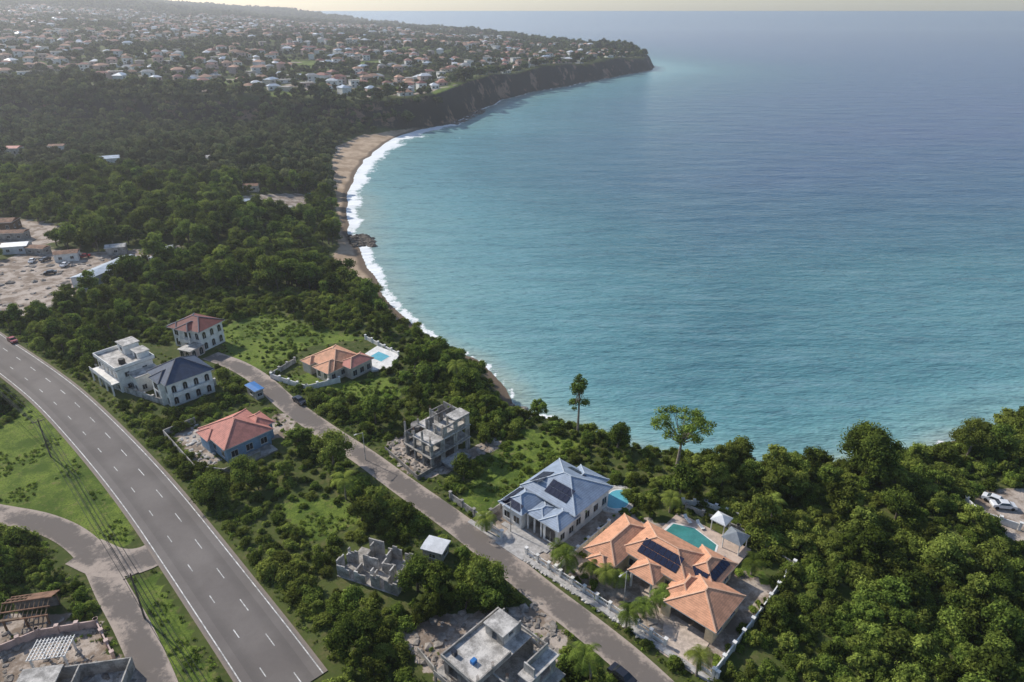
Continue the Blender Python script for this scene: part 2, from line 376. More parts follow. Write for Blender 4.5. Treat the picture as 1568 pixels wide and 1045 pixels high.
# ------------------------------------------------------------------ roads
hwR=[(-60,465),(0,502),(60,547),(130,603),(200,671),(270,747),(340,831),(420,932),(508,1045),(560,1110)]
hwL=[(-60,540),(0,578),(50,616),(100,668),(150,726),(195,785),(238,850),(300,945),(366,1045),(405,1110)]
hc=smoothline(gps(hwR),1.5); hl=smoothline(gps(hwL),1.5)
m=np.array([hc[int(t*(len(hc)-1))] for t in np.linspace(0,1,120)])
hlA=np.array([hl[np.argmin(((hl-p)**2).sum(1))] for p in m]); hwC=(m+hlA)/2
for _ in range(6): hwC[1:-1]=(hwC[:-2]+hwC[1:-1]+hwC[2:])/3
hwC=smoothline(list(hwC[::6]),1.0); HW=float(np.median(np.linalg.norm(m-hlA,axis=1)))
HW=min(max(HW,9.5),11.5)
hw=strip('highway',hwC,-HW/2-.5,HW/2+.5,'asphalt',.12,nx=13)
for o in (-HW/2+.25,HW/2-.25): strip('edge_line',hwC,o-.08,o+.08,'line_paint',.135,parent=hw,nx=2)
for k,o in enumerate((-HW/6,HW/6)): strip('lane_dashes',hwC,o-.07,o+.07,'line_paint',.135,parent=hw,nx=2,seg=(lambda i,k=k:(i+4*k)%9<(3 if k==0 else 2)))
sideP=smoothline(gps([(-60,778),(0,788),(60,800),(110,822),(148,858),(172,905),(205,965),(240,1045),(262,1110)]),1.5)
strip('side_road',sideP,-2.4,2.4,'worn_asphalt',.10)
con=smoothline(gps([(128,845),(170,862),(215,858),(262,835)]),1)
strip('side_road',con,-3.4,3.4,'worn_asphalt',.11)
locP=smoothline(gps([(322,545),(362,560),(400,583),(440,619),(500,662),(560,702),(620,746),(700,803),(765,855),(830,908),(900,962),(965,1015),(1040,1085)]),1.5)
strip('local_road',locP,-2.6,2.6,'worn_asphalt',.09)
ROADS=[(hwC,HW/2+1.2),(sideP,2.8),(con,4),(locP,3.0)]
# ------------------------------------------------------------------ masks
FIELD=gps([(0,655),(60,648),(120,700),(165,750),(200,805),(205,838),(165,838),(120,805),(60,784),(0,775),(-60,770),(-60,640)])
GRASS=[FIELD,gps([(205,885),(240,880),(330,1045),(345,1100),(290,1100),(262,1045),(215,945)])]
GRASS.append([site(a,b) for a,b in ((-31,82),(-25.6,82),(-25.6,92),(-33,92),(-33,88.5),(-31,88))])
GRASS.append(gps([(432,578),(470,572),(510,590),(480,600)]))
GRASS+=[gps(L) for L in ([(440,94),(485,93),(492,104),(448,107)],[(315,122),(360,120),(368,130),(318,133)],[(405,143),(490,138),(500,147),(415,152)],[(655,138),(700,128),(705,138),(665,146)],[(540,95),(580,93),(585,101),(545,103)])]
SHR=[gps(L) for L in ([(340,500),(400,478),(470,496),(560,518),(470,532),(420,565),(400,572),(345,545)],[(700,770),(760,690),(800,655),(900,680),(860,700),(780,760),(750,790)],[(0,660),(60,600),(150,700),(200,780),(205,790),(150,740),(90,680)],[(420,770),(520,760),(560,800),(480,830)],[(500,590),(590,575),(620,600),(560,640)])]
DIRT=[gps(L) for L in ([(0,400),(60,378),(120,388),(180,385),(275,376),(285,400),(215,412),(160,440),(112,452),(90,478),(30,492),(-50,480),(-50,400)],
 [(-50,330),(50,338),(110,350),(120,365),(40,380),(-50,385)],
 [(355,303),(440,296),(490,300),(470,320),(455,340),(420,335),(375,326)],
 [(1475,760),(1520,750),(1600,742),(1640,830),(1560,835),(1500,800)],
 [(590,680),(625,660),(715,690),(760,668),(770,685),(720,705),(660,735),(620,725)],
 [(262,665),(300,650),(340,710),(305,712)],[(425,630),(455,645),(455,665),(425,672),(400,680)],
 [(600,970),(680,940),(830,925),(870,985),(850,1045),(700,1060),(640,1010)],
 [(0,945),(60,940),(150,955),(170,1000),(210,1020),(230,1060),(0,1060),(-40,1000)],
 [(510,225),(560,205),(585,215),(540,245),(510,262)])]
DIRT.append([site(a,b) for a,b in ((-73,68),(-25,68),(-25,90),(-45,92),(-73,84))])
YARD=[[site(a,b) for a,b in ((-73,67),(-25,67),(-25,95),(-47,95),(-52,90),(-58,94),(-71,91))],gps([(414,580),(450,555),(460,540),(540,515),(612,545),(600,560),(520,585),(480,602)]),
 gps([(300,650),(340,625),(420,620),(440,640),(440,665),(400,685),(345,710),(305,700)]),gps([(150,535),(205,520),(330,550),(335,585),(255,610),(160,585)])]
BW=lambda y:np.interp(y,[190,215,228,240,260,290,315,345,400,440,500,560,600,640,700,900],[2,3,5,8,11,12,8,4,7,13,21,27,27,6,2,1])
def zt(x,y):
    z,d=Hd(x,y); near=(np.abs(x)<900)&(y<1300)
    def mk(Ps):
        a=np.zeros(x.shape)
        for P in Ps: a[near]=np.maximum(a[near],inpoly(x[near],y[near],P))
        return a
    bw=BW(y)
    at={'grass':mk(GRASS+SHR),'dirt':mk(DIRT),'sand':np.clip(.5+(bw-d)/6,0,1)*(y>150)*(d>-30)*(d<60),'wet':np.clip(1-d/5.0,0,1),'cliff':((y>560)|(d<12)).astype(float)}
    t=vn(x,y,35,5); at['grass']=np.maximum(at['grass'],((y>660)&(t>.75)&(y<1800)).astype(float)); at['dirt']=np.maximum(at['dirt'],((y>660)&(vn(x,y,25,8)>.84)&(y<2200)).astype(float)*.9)
    return z,at
grid_obj('ground',axis(-150,170,1.5,1.03,-12000,3000),axis(40,215,1.5,1.015,-300,9500),zt,'ground')
def zs(x,y):
    d=-sdist(x,y)
    fs=np.interp(y,[190,205,300,330,345,560,620,680,740,900,1400],[2,3.5,6,5.5,7,14,22,13,4,3,2])
    fs=np.where(x>30,np.where(y<700,1.5,fs),fs)
    sh=1-np.exp(-np.clip(d,0,None)/165.)
    sh=np.clip(sh+sm((270-y)/130)*.26*np.clip(d/25,0,1)*(sh<.75)+sm((270-y)/130)*.08*(sh>=.75),0,1)
    return np.zeros_like(x),{'shore':sh,'foam':np.clip(1.12-np.abs(d-fs*.25)/fs,0,1.1)*(d>-30)}
grid_obj('sea',axis(-130,180,2.5,1.05,-14000,60000),axis(110,700,3.0,1.05,-3000,60000),zs,'sea_water')
# ------------------------------------------------------------------ houses
def villa_orange():
    b=Bld('orange_roof_villa',site(-40,80)); m='cream_paint'
    A=(-11.3,-6,-6,5);Bm=(-7,-2,5,6);E=(-3.2,-5.2,1,-1);G=(3.6,-6.5,12.5,2);Q=(3,.5,8.4,7.5)
    for k,(X,h) in enumerate(((A,3.3),(Bm,3.5),(Q,3.2))): b.box('walls',m,X[0],X[1],-1,X[2],X[3],h)
    b.wall('walls',m,'x',G[0],G[2],G[1],-1,3.1,.25,[(5.2,11.2,1,3.5)]); b.wall('walls',m,'x',G[0],G[2],G[3]-.25,-1,3.1,.25); b.wall('walls',m,'y',G[1]+.25,G[3]-.25,G[0],-1,3.1,.25,[(-4.4,-3,1.9,3.1)]); b.wall('walls',m,'y',G[1]+.25,G[3]-.25,G[2]-.25,-1,3.1,.25)
    for x in (-3.0,.7): b.cyl('columns','white_paint',x,-5,-.5,3.2,.2)
    h1=b.hip('tile_orange',*A,3.3,.45,.6,'ridge_orange'); h2=b.hip('tile_orange',*Bm,3.5,.45,.6,'ridge_orange')
    b.hip('tile_orange',*E,3.25,.5,.4,'ridge_orange'); h4=b.hip('tile_orange',4.8,-6.5,12.5,2,3.1,.45,.6,'ridge_orange'); h5=b.hip('tile_orange',*Q,3.2,.5,.6,'ridge_orange'); b.hip('tile_orange',3.4,-4.6,7,1,3.0,.55,.5,'ridge_orange')
    b.hip('tile_orange',-9.8,-7.6,-6.8,-5,3.1,.45,.4,'ridge_orange'); b.box('walls',m,-9.8,-7.6,-1,-6.8,-6,3.1)
    b.solar(h2,'f',3.2,1.0,7,2); b.solar(h5,'r',1.6,.7,5,1); b.solar(h5,'f',1.6,.5,3,1)
    b.wins(A,'l',3,1,1.3,1.3); b.wins(A,'f',1,1,1.1,1.3,arch=True); b.wins((-6,-2,-3.3,6),'f',1,.9,1.5,1.4); b.wins((1,-2,3.5,6),'f',1,.9,1.4,1.4); b.win(Bm,'f',-1.1,0,1.3,2.3,door=True); b.wins(G,'r',2,1,1.3,1.2); b.wins(Bm,'b',4,.3,1.6,2); b.wins(Q,'r',2,1,1.2,1.2)
    b.finish(pad=.5)
villa_orange()
def villa_slate():
    b=Bld('slate_roof_villa',site(-63.5,80.5)); m='white_paint'
    A=(-6.0,-2.5,6.0,8.0);L=(-6.5,-8.0,-1.8,-2);Rr=(2.6,-7.0,6.0,-2)
    b.box('walls',m,A[0],A[1],-1.5,A[2],A[3],4.6); b.box('walls',m,L[0],L[1],-1.5,L[2],L[3],3.7); b.box('walls',m,Rr[0],Rr[1],-1.5,Rr[2],Rr[3],3.9)
    h1=b.hip('tile_slate',*A,4.6,.46,.6,'ridge_slate'); h2=b.hip('tile_slate',*L,3.7,.46,.6,'ridge_slate'); b.hip('tile_slate',*Rr,3.9,.46,.6,'ridge_slate'); b.hip('tile_slate',-1.5,-7.0,2.5,-2,3.5,.3,.2,'ridge_slate')
    b.hip('tile_slate',-2,3,4,9.8,4.2,.46,.5,'ridge_slate'); b.box('walls',m,-2,8.0,-1.5,4,9.8,4.2)
    for x in (-1.2,.4,2.0): b.cyl('columns','white_paint',x,-6.8,-.5,3.5,.2)
    b.solar(h2,'f',.9,.3,4,1); b.solar(h2,'l',1.8,.4,5,1); b.solar(h1,'f',5.0,1.2,5,2); b.solar(h1,'l',6,1.0,4,2); b.solar(h1,'b',5,1.2,4,1)
    b.wins(L,'f',2,1,1.3,1.3); b.wins(L,'l',3,1,1.1,1.2); b.wins(A,'l',4,1.6,1.2,1.3); b.wins(Rr,'f',1,.4,2.2,2.2,arch=True); b.wins(Rr,'r',2,1,1.1,1.3); b.wins(A,'r',4,1.5,1.2,1.4); b.win(A,'f',.5,0,1.6,2.4,door=True)
    b.wins(A,'b',3,.5,1.8,2.2)
    b.finish(pad=.5)
villa_slate()
def tile_bungalow():
    b=Bld('tile_roof_bungalow',(-46.5,160.5),-38); m='beige_wall'
    A=(-6.5,-4,4,5);C=(-1,-6,4.2,0);D=(2.5,-1,7,6)
    for X,h in ((A,3.2),(C,3.1),(D,3.35)): b.box('walls',m,X[0],X[1],-2,X[2],X[3],h)
    b.hip('tile_orange',*A,3.2,.5,.6,'ridge_orange'); b.hip('tile_orange',*C,3.1,.5,.6,'ridge_orange'); b.hip('tile_red',*D,3.35,.5,.5,'ridge_orange'); b.hip('tile_orange',-6.9,-5.8,-3.5,-2,3,.5,.4,'ridge_orange'); b.box('walls',m,-6.9,-5.8,-2,-3.5,-4,3)
    b.wins(C,'f',2,1,1.1,1.3,arch=True); b.wins(A,'l',3,1,1.2,1.3); b.wins(C,'r',2,1,1.1,1.3); b.wins(D,'r',3,.8,1.2,1.5); b.win(A,'f',-2.2,0,1.3,2.2,door=True)
    b.finish(pad=.3)
tile_bungalow()
def blue_wall_house():
    b=Bld('red_roof_house',(-60,126.0),-43); A=(-5.5,-5.5,5.5,4.5)
    b.box('walls','blue_wall',*A[:2],-1.5,*A[2:],3.6); b.box('walls','blue_wall',-2,4.5,-1.5,3.5,6.2,3.4)
    b.hip('tile_red',*A,3.6,.5,.6,'ridge_red'); b.hip('tile_red',-2,2,3.5,6.2,3.75,.5,.5,'ridge_red'); b.hip('tile_red',-4.8,-6.4,-.5,-3,3.4,.5,.5,'ridge_red'); b.box('walls','blue_wall',-4.8,-6.4,-1.5,-.5,-5.5,3.4)
    b.wins(A,'r',3,1,1.4,1.4); b.wins(A,'f',3,1,1.1,1.3); b.wins(A,'l',3,1,1.2,1.3); b.box('terrace','concrete',5.5,-4,-1.5,9.0,4,.35); b.box('terrace','concrete',-8,-6,-1.5,-5.5,5,.2)
    b.finish(pad=.3)
blue_wall_house()
def blue_roof():
    b=Bld('blue_roof_house',(-81.5,147.5),-43); A=(-4.8,-5.2,4.8,5.5)
    b.box('walls','white_paint',*A[:2],-1.5,*A[2:],6.2); b.box('walls','white_paint',-7.2,-3,-1.5,-4.8,3,5.6)
    b.hip('tile_blue',*A,6.2,.62,.6,'ridge_dark'); b.hip('tile_blue',-2,-6.2,2.5,-1,6.0,.7,.3,'ridge_dark',); b.box('walls','white_paint',-2,-6.2,-1.5,2.5,-5.2,6)
    b.hip('tile_blue',-7.2,-3,-4.5,3,5.6,.5,.3,'ridge_dark')
    for z in (.6,3.7):
        b.wins(A,'r',4,z,1.0,1.3,arch=True); b.wins((2.5,-5.2,4.8,5),'f',1,z,1,1.2,arch=True); b.wins((-4.8,-5.2,-2,5),'f',1,z,1,1.2,arch=True); b.win((-2,-6.2,2.5,0),'f',.25,z,2,1.5,arch=True)
        b.wins((-7.2,-3,-4.8,3),'l',2,z,1.1,1.2)
    b.box('balcony','white_paint',4.8,-4.5,3,5.9,4.5,3.2); b.box('balcony','white_paint',5.8,-4.5,3.2,5.9,4.5,3.9)
    b.finish(pad=.3)
blue_roof()
def flat_white():
    b=Bld('flat_roof_white_house',(-98.4,154.5),-40); A=(-6.5,-4.5,5.5,4.2)
    b.box('walls','white_paint',*A[:2],-1.5,*A[2:],6.3); b.box('roof_slab','concrete_pale',-7,-5,6.3,6,4.7,6.5)
    for (x0,y0,x1,y1) in ((-7,-5,6,-4.8),(-7,4.5,6,4.7),(-7,-4.8,-6.8,4.5),(5.8,-4.8,6,4.5)): b.box('parapet','white_paint',x0,y0,6.5,x1,y1,7.3)
    b.box('stair_tower','white_paint',-5,.5,6.5,-1,4.2,9.0); b.box('roof_slab','concrete_pale',-5.3,.2,9.0,-.7,4.5,9.2); b.box('upper_room','white_paint',1,1.5,6.5,4.5,4.2,8.4); b.box('roof_slab','concrete_pale',.8,1.2,8.4,4.8,4.4,8.55)
    b.wins((-5,.5,-1,4.2),'f',1,7.1,1.2,1.1); b.wins((1,1.5,4.5,4.2),'f',1,6.6,1.0,1.5)
    b.cyl('water_tank','cable',3,-2,6.5,7.8,.8,.75,14)
    b.box('annex','white_paint',5.5,-2,-1.5,9.5,4,4.6); b.box('roof_slab','concrete_pale',5.4,-2.3,4.6,9.8,4.3,4.8); b.wins((5.5,-2,9.5,4),'f',2,1,1,1.2); b.wins((5.5,-2,9.5,4),'r',2,1,1,1.2)
    for z in (.7,3.9):
        b.wins(A,'f',5,z,1.1,1.3); b.wins(A,'r',2,z,1.1,1.2); b.wins(A,'l',3,z,1.1,1.2)
    for x in (-6.6,-2.5,1.5,5.4): b.box('columns','white_paint',x,-6.6,-1.5,x+.3,-6.3,3.1)
    b.box('balcony','white_paint',-6.9,-6.7,3.1,5.9,-4.5,3.3); b.box('balcony','white_paint',-6.9,-6.7,3.3,5.9,-6.6,4.2)
    b.finish(pad=.3)
flat_white()
def maroon():
    b=Bld('maroon_roof_house',(-89.7,176.7),-24); A=(-5.2,-4,5.2,4.2)
    b.box('walls','white_paint',*A[:2],-2,*A[2:],6.4); b.hip('tile_maroon',*A,6.4,.42,.7,'ridge_dark'); b.hip('tile_maroon',-1.5,-5.6,2.6,0,6.55,.5,.4,'ridge_dark'); b.hip('tile_maroon',-5.6,-4.8,-2.6,1,6.2,.5,.4,'ridge_dark')
    for x in (-1.2,.5,2.3): b.cyl('columns','white_paint',x,-5.3,-1.5,6.5,.2)
    b.box('balcony','white_paint',-1.6,-5.7,3,2.7,-4,3.2); b.box('balcony','white_paint',-1.6,-5.7,3.2,2.7,-5.6,4)
    for z in (.6,3.8):
        b.win(A,'f',-3.8,z,1.4,1.5,arch=True); b.win(A,'f',.5,z,2.2,1.6); b.win(A,'f',4,z,1.1,1.4,arch=True); b.wins(A,'r',3,z,1.1,1.4,arch=True); b.wins(A,'l',2,z,1.1,1.3)
    b.box('porch','pink_wall',2,-9,-1.5,6,-4.1,2.6); b.box('porch_roof','concrete_pale',1.7,-9.3,2.6,6.3,-4.1,2.8); b.wins((2,-9,6,-4),'f',2,.3,1.2,1.5,arch=True); b.wins((2,-9,6,-4),'r',2,.3,1.2,1.5,arch=True)
    b.finish(pad=.3)
maroon()
def rebar(b,x,y,z,h=.8):
    for dx in (-.1,.1):
        for dy in (-.1,.1): b.box('rebar','rust',x+dx-.02,y+dy-.02,z,x+dx+.02,y+dy+.02,z+h)
def skeleton():
    b=Bld('unfinished_concrete_house',(-15.8,122.5),-43); X=[-4,-1.2,1.5,4]; Y=[-5.5,-2,1.5,5.2]
    for z,(a,c,d,e) in ((2.9,(-4.4,-6,4.4,5.5)),(6.0,(-4.4,-2.2,4.4,5.5)),(6.0,(-1.3,-5.8,4.4,-2.2)),(8.9,(1.2,1.3,4.3,5.4))): b.box('slabs','concrete_pale' if z>5 else 'concrete',a,c,z,d,e,z+.2)
    for i,x in enumerate(X):
        for j,y in enumerate(Y):
            top=8.9 if (x>1 and y>1) else (7.4 if (i+j)%2 else 8.4)
            for z0,z1 in ((-1,2.9),(3.1,6.0),(6.2,top)): b.box('columns','concrete',x-.17,y-.17,z0,x+.17,y+.17,z1)
            if top<8.8: rebar(b,x,y,top)
    for z0,z1 in ((-1,2.9),(3.1,6.0)):
        k=1 if z0<0 else 0
        b.wall('walls','concrete_dark','x',-3.8,3.8,-5.4,z0,z1,.18,[(-3.3,-1.5,k,2.4+k),(-.9,1.2,k,2.4+k),(1.9,3.4,k+.6,2.4+k)])
        b.wall('walls','concrete','y',-5.2,5,3.85,z0,z1,.18,[(-4.8,-2.8,k+.5,2.4+k),(-1.6,.9,k,2.5+k),(2.0,4.2,k+.5,2.4+k)])
        b.wall('walls','concrete_dark','y',-5.2,5,-4.05,z0,z1,.18,[(-4.8,-2.6,k+.6,2.4+k),(-1.4,1.0,k,2.5+k),(2,4.4,k+.7,2.4+k)])
        b.wall('walls','concrete','x',-3.8,3.8,1.4,z0,z1,.18,[(-2.5,-1,k,2.3+k),(1.8,3.2,k,2.3+k)])
    b.wall('walls','concrete','x',-3.8,4,5.1,6.2,8.7,.18,[(-2.6,-1.6,.9,2.0),(-.5,1,.9,2.2)]); b.wall('walls','concrete','y',-2,5,4.0,6.2,8.7,.18,[(-1,.9,.8,2.3),(2,4,.8,2.3)]); b.wall('walls','concrete','x',-1.2,4,-1.9,6.2,8.2,.18,[(-.4,.6,0,2),(1.9,3.2,.8,1.8)]); b.wall('walls','concrete_dark','y',-1.9,5,-1.3,6.2,8.4,.18,[(0,1.2,0,2),(2.6,3.6,0,1.9)]); b.wall('walls','concrete','x',-3.9,-1.3,1.4,6.2,8.0,.18); b.wall('walls','concrete','y',1.4,5,-4.05,6.2,7.9,.18,[(2.5,3.6,.8,1.5)])
    for k in range(9): b.box('stairs','concrete',-6.6,-4+k*.3,-1,-5.2,-3.7+k*.3,.3+k*.3)
    b.cyl('bay','concrete_dark',-4.4,-2,-1,5.9,1.4,1.4,12)
    b.box('annex','concrete_dark',4.2,-3,-1,7.5,2.5,.9); b.box('annex','concrete_pale',4.1,-3.1,.9,7.6,2.6,1.05)
    b.finish(pad=.5)
skeleton()
def block_build():
    b=Bld('unfinished_block_house',(-1.2,65.0),-43)
    A=(-6,-5.5,5,5.2)
    for z0,z1 in ((-1,3.0),(3.2,6.3)):
        k=1 if z0<0 else 0
        b.wall('walls','concrete_dark','x',A[0],A[2],A[1],z0,z1,.2,[(-5.2,-3.4,k+.6,k+2.4),(-2.6,-.4,k,k+2.5),(.6,2.6,k+.6,k+2.4),(3.3,4.6,k+.6,k+2.4)])
        b.wall('walls','concrete','x',A[0],A[2],A[3]-.2,z0,z1,.2,[(-4.5,-2,k+.6,k+2.4),(1,3.4,k+.6,k+2.4)])
        b.wall('walls','concrete','y',A[1]+.2,A[3]-.2,A[2]-.2,z0,z1,.2,[(-4.8,-2.8,k+.6,k+2.4),(-1.6,.6,k,k+2.5),(2,4.2,k+.6,k+2.4)])
        b.wall('walls','concrete_dark','y',A[1]+.2,A[3]-.2,A[0],z0,z1,.2,[(-4.4,-2.4,k+.6,k+2.4),(-1,.6,k,k+2.4),(1.6,3.8,k+.6,k+2.4)])
    b.box('slabs','concrete',-7.2,-6.6,3.0,6.4,5.8,3.2)
    b.box('slabs','concrete_pale',-6.3,-5.8,6.3,.6,5.5,6.5); b.box('slabs','concrete_pale',3.2,-.6,6.3,5.4,5.5,6.5)
    b.wall('parapet','concrete','x',-6.3,.6,-5.8,6.5,6.95,.2); b.wall('parapet','concrete','y',-5.6,5.5,-6.3,6.5,6.95,.2); b.wall('parapet','concrete','y',-5.6,1.0,.4,6.5,7.2,.2); b.wall('parapet','concrete','x',-6.1,3,5.3,6.5,6.95,.2)
    b.wall('stair_room','concrete','x',-4.6,-1.2,1.2,6.5,8.4,.2,[(-3.4,-2.4,0,1.9)]); b.wall('stair_room','concrete','y',1.4,5.0,-4.6,6.5,8.4,.2); b.wall('stair_room','concrete_pale','y',1.4,5.0,-1.4,6.5,8.4,.2,[(2.4,3.4,.7,1.5)]); b.box('stair_room','concrete_pale',-4.8,1.0,8.4,-1.0,4.4,8.6)
    b.box('walls','concrete_pale',3.4,.4,6.5,5.2,.6,8.0); b.box('walls','concrete',3.4,.6,6.5,3.6,5.2,7.6)
    for x,y in ((.6,-5.4),(3.2,-5.4),(4.8,-5.4),(4.8,-2.6),(.6,-2.6),(3.2,-2.6),(2,5)): b.box('columns','concrete',x-.15,y-.15,6.3,x+.15,y+.15,7.6); rebar(b,x,y,7.6)
    for y in (-5.4,-2.6): b.box('beams','concrete',.75,y-.12,6.0,4.65,y+.12,6.3)
    for x in (-7,-3.5,0,3.5,6.1):
        b.box('columns','concrete',x-.15,-6.5,-1,x+.15,-6.2,3.0)
        b.box('columns','concrete',x-.12,-6.4,3.2,x+.12,-6.15,4.6); rebar(b,x,-6.3,4.6,.5)
    b.wall('walls','concrete','x',-7,-1,-6.6,3.2,3.9,.12)
    for k in range(8): b.box('steps','concrete',-9.5+k*.35,-2,-1,-9.1+k*.35,0,.2+k*.3)
    b.box('blue_tank','tarp_blue',-2.6,-3.8,6.5,-2.0,-3.0,7.1); b.box('water_barrel','car_dark',-5.4,-4.6,6.5,-4.8,-4.0,7.3)
    b.box('planks','wood',1.2,-4.8,3.2,1.5,-1.2,3.35); b.box('planks','wood',2.0,-5,3.2,2.2,-1.6,3.32)
    b.finish(pad=.5)
block_build()
def ruin():
    b=Bld('roofless_ruin',gp(580,876),-22); c='concrete_pale'
    rr=random.Random(3)
    b.box('floor','concrete',-6,-3.5,-1,5.8,4,.1)
    for y,L in ((-3.3,[(-6,-3.6,2.6),(-2.6,-.4,2.2),(.6,2.4,2.9),(3.2,5.6,2.5)]),(0.1,[(-6,-4,2.9),(-3,0,2.6),(1,3.4,3),(4.2,5.6,2.4)]),(3.6,[(-4,-1,3),(-.2,2.5,2.8),(3.1,5.6,2.7)])):
        for x0,x1,h in L:
            n=3; w=(x1-x0)/n
            for k in range(n): b.box('walls',c if rr.random()<.5 else 'concrete',x0+k*w,y,.1,x0+(k+1)*w,y+.22,h*rr.uniform(.7,1.05))
    for x,L in ((-6.2,[(-3,-1),(-.2,.9)]),(-2.9,[(-3,-.6),(1,3.3)]),(.4,[(-2.9,-1),(.4,3.4)]),(3.2,[(-3,0)]),(5.6,[(-3.2,-.8),(.4,3.6)])):
        for y0,y1 in L:
            for k in range(2):
                w=(y1-y0)/2; b.box('walls',c if rr.random()<.6 else 'concrete',x,y0+k*w,.1,x+.22,y0+(k+1)*w,rr.uniform(1.6,3))
    b.finish(pad=.2)
ruin()
def shed(name,xy,yaw,w,d,h,wm,rm,pitch=.25,gable=True,z=None,wins=True):
    b=Bld(name,xy,yaw,z); b.box('walls',wm,-w/2,-d/2,-1.5,w/2,d/2,h); b.hip(rm,-w/2,-d/2,w/2,d/2,h,pitch,.3,gable=gable)
    if gable:
        zt=h+.18; k=pitch*(min(w,d)/2+.3)
        if w>=d:
            for x in (-w/2,w/2): b.add('gable_walls',wm,[(x,-d/2,zt-.2),(x,d/2,zt-.2),(x,0,zt+k-.12)],[(0,1,2)])
    if wins:
        n=max(1,int(w/4)); b.wins((-w/2,-d/2,w/2,d/2),'f',n,h*.35,1.1,h*.33); b.wins((-w/2,-d/2,w/2,d/2),'r',max(1,int(d/4)),h*.35,1.1,h*.33)
    b.finish(pad=.3); return b
shed('garden_shed',gp(668,850),-20,3.6,3.0,2.2,'concrete','metal_white',.1)
shed('blue_roof_shed',gp(392,606),-43,4.5,2.0,2.4,'concrete','tarp_blue',.1)
pa,pb=gp(125,442),gp(205,410); L=math.hypot(pb[0]-pa[0],pb[1]-pa[1]); yw=math.degrees(math.atan2(pb[1]-pa[1],pb[0]-pa[0]))
shed('warehouse',((pa[0]+pb[0])/2,(pa[1]+pb[1])/2),yw,L,7,3.8,'metal_white','metal_roof_blue',.22)
for nm,p,y,w,d,h,wm,rm in (('storage_shed',(28,386),15,9,6,3,'metal_white','metal_white'),('rusty_barn',(5,352),10,12,8,4,'wood','rust'),('rusty_barn',(20,366),5,12,5,3,'concrete','rust'),('yard_office',(105,398),20,8,5,3,'white_paint','rust'),('storage_shed',(250,392),25,8,5,3,'concrete','metal_white'),('storage_shed',(180,388),20,7,5,3,'concrete','concrete_pale'),
   ('beach_house',(370,318),20,11,7,3.2,'white_paint','metal_roof_blue'),('beach_house',(436,328),10,9,7,3,'white_paint','concrete_pale'),('beach_shop',(482,305),0,7,5,2.6,'concrete','tarp_blue'),('beach_house',(385,292),12,8,6,3,'beige_wall','rust'),('cottage',(168,254),25,13,9,5,'white_paint','metal_roof_blue'),('cottage',(60,272),10,10,7,4,'white_paint','metal_white'),
   ('cottage',(90,232),10,10,7,4,'white_paint','rust'),('cottage',(255,212),-20,11,8,4,'beige_wall','metal_white'),('cottage',(330,248),15,10,7,3.5,'white_paint','concrete_pale'),('cottage',(20,238),5,12,8,5,'beige_wall','tile_red'),
   ('rusty_barn',(60,388),-10,8,4,2.5,'concrete','rust')):
    shed(nm,gp(*p),y,w,d,h,wm,rm,.25)
def hut():
    b=Bld('roof_frame_hut',gp(52,945),12); 
    for x in (-3,0,3):
        for y in (-2,2): b.box('posts','wood',x-.12,y-.12,-.5,x+.12,y+.12,2.4)
    for x in np.arange(-3.4,3.5,.65):
        b.beam('rafters','wood',(x,-2.5,2.3),(x,0,3.5),.06); b.beam('rafters','wood',(x,2.5,2.3),(x,0,3.5),.06)
    for y,z in ((-2.5,2.35),(0,3.6),(2.5,2.35),(-1.3,2.95),(1.3,2.95)): b.beam('purlins','rust',(-3.5,y,z),(3.5,y,z),.1)
    b.box('roof_sheet','wood',-3.5,-2.6,2.42,-.5,-2.2,2.5)
    b.add('roof_sheet','rust',[(-.3,0,3.68),(3.5,0,3.68),(3.5,2.6,2.45),(-.3,2.6,2.45)],[(0,1,2,3)])
    b.box('walls','concrete_dark',-3,1.8,-.5,3,1.95,1.8); b.finish(pad=.5)
hut()
def pergola():
    b=Bld('white_pergola',gp(86,1012),10)
    for x in (-2.2,2.2):
        for y in (-1.5,1.5): b.box('posts','white_paint',x-.12,y-.12,-.5,x+.12,y+.12,2.5)
    for x in np.arange(-2.5,2.6,.5): b.box('slats','white_paint',x-.05,-1.9,2.62,x+.05,1.9,2.75)
    for y in np.arange(-1.7,1.8,.56): b.box('slats','white_paint',-2.6,y-.05,2.5,2.6,y+.05,2.61)
    b.finish(pad=.5)
    b=Bld('half_built_house',gp(110,1075),10)
    for (a0,a1,c,ax) in ((-7,7,4,'x'),(-7,7,-1,'x'),(-4,4,-7,'y'),(-4,4,0,'y'),(-4,4,6.8,'y')): b.wall('walls','concrete',ax,a0,a1,c,-.5,2.4,.2,[(a0+2,a0+3.2,.4,3)] )
    b.box('slab','concrete_pale',-7.5,-5,-1,7.5,5,.05); b.box('slab','concrete_pale',-7.3,0,2.4,-2,4.4,2.6)
    b.finish(pad=.5)
pergola()
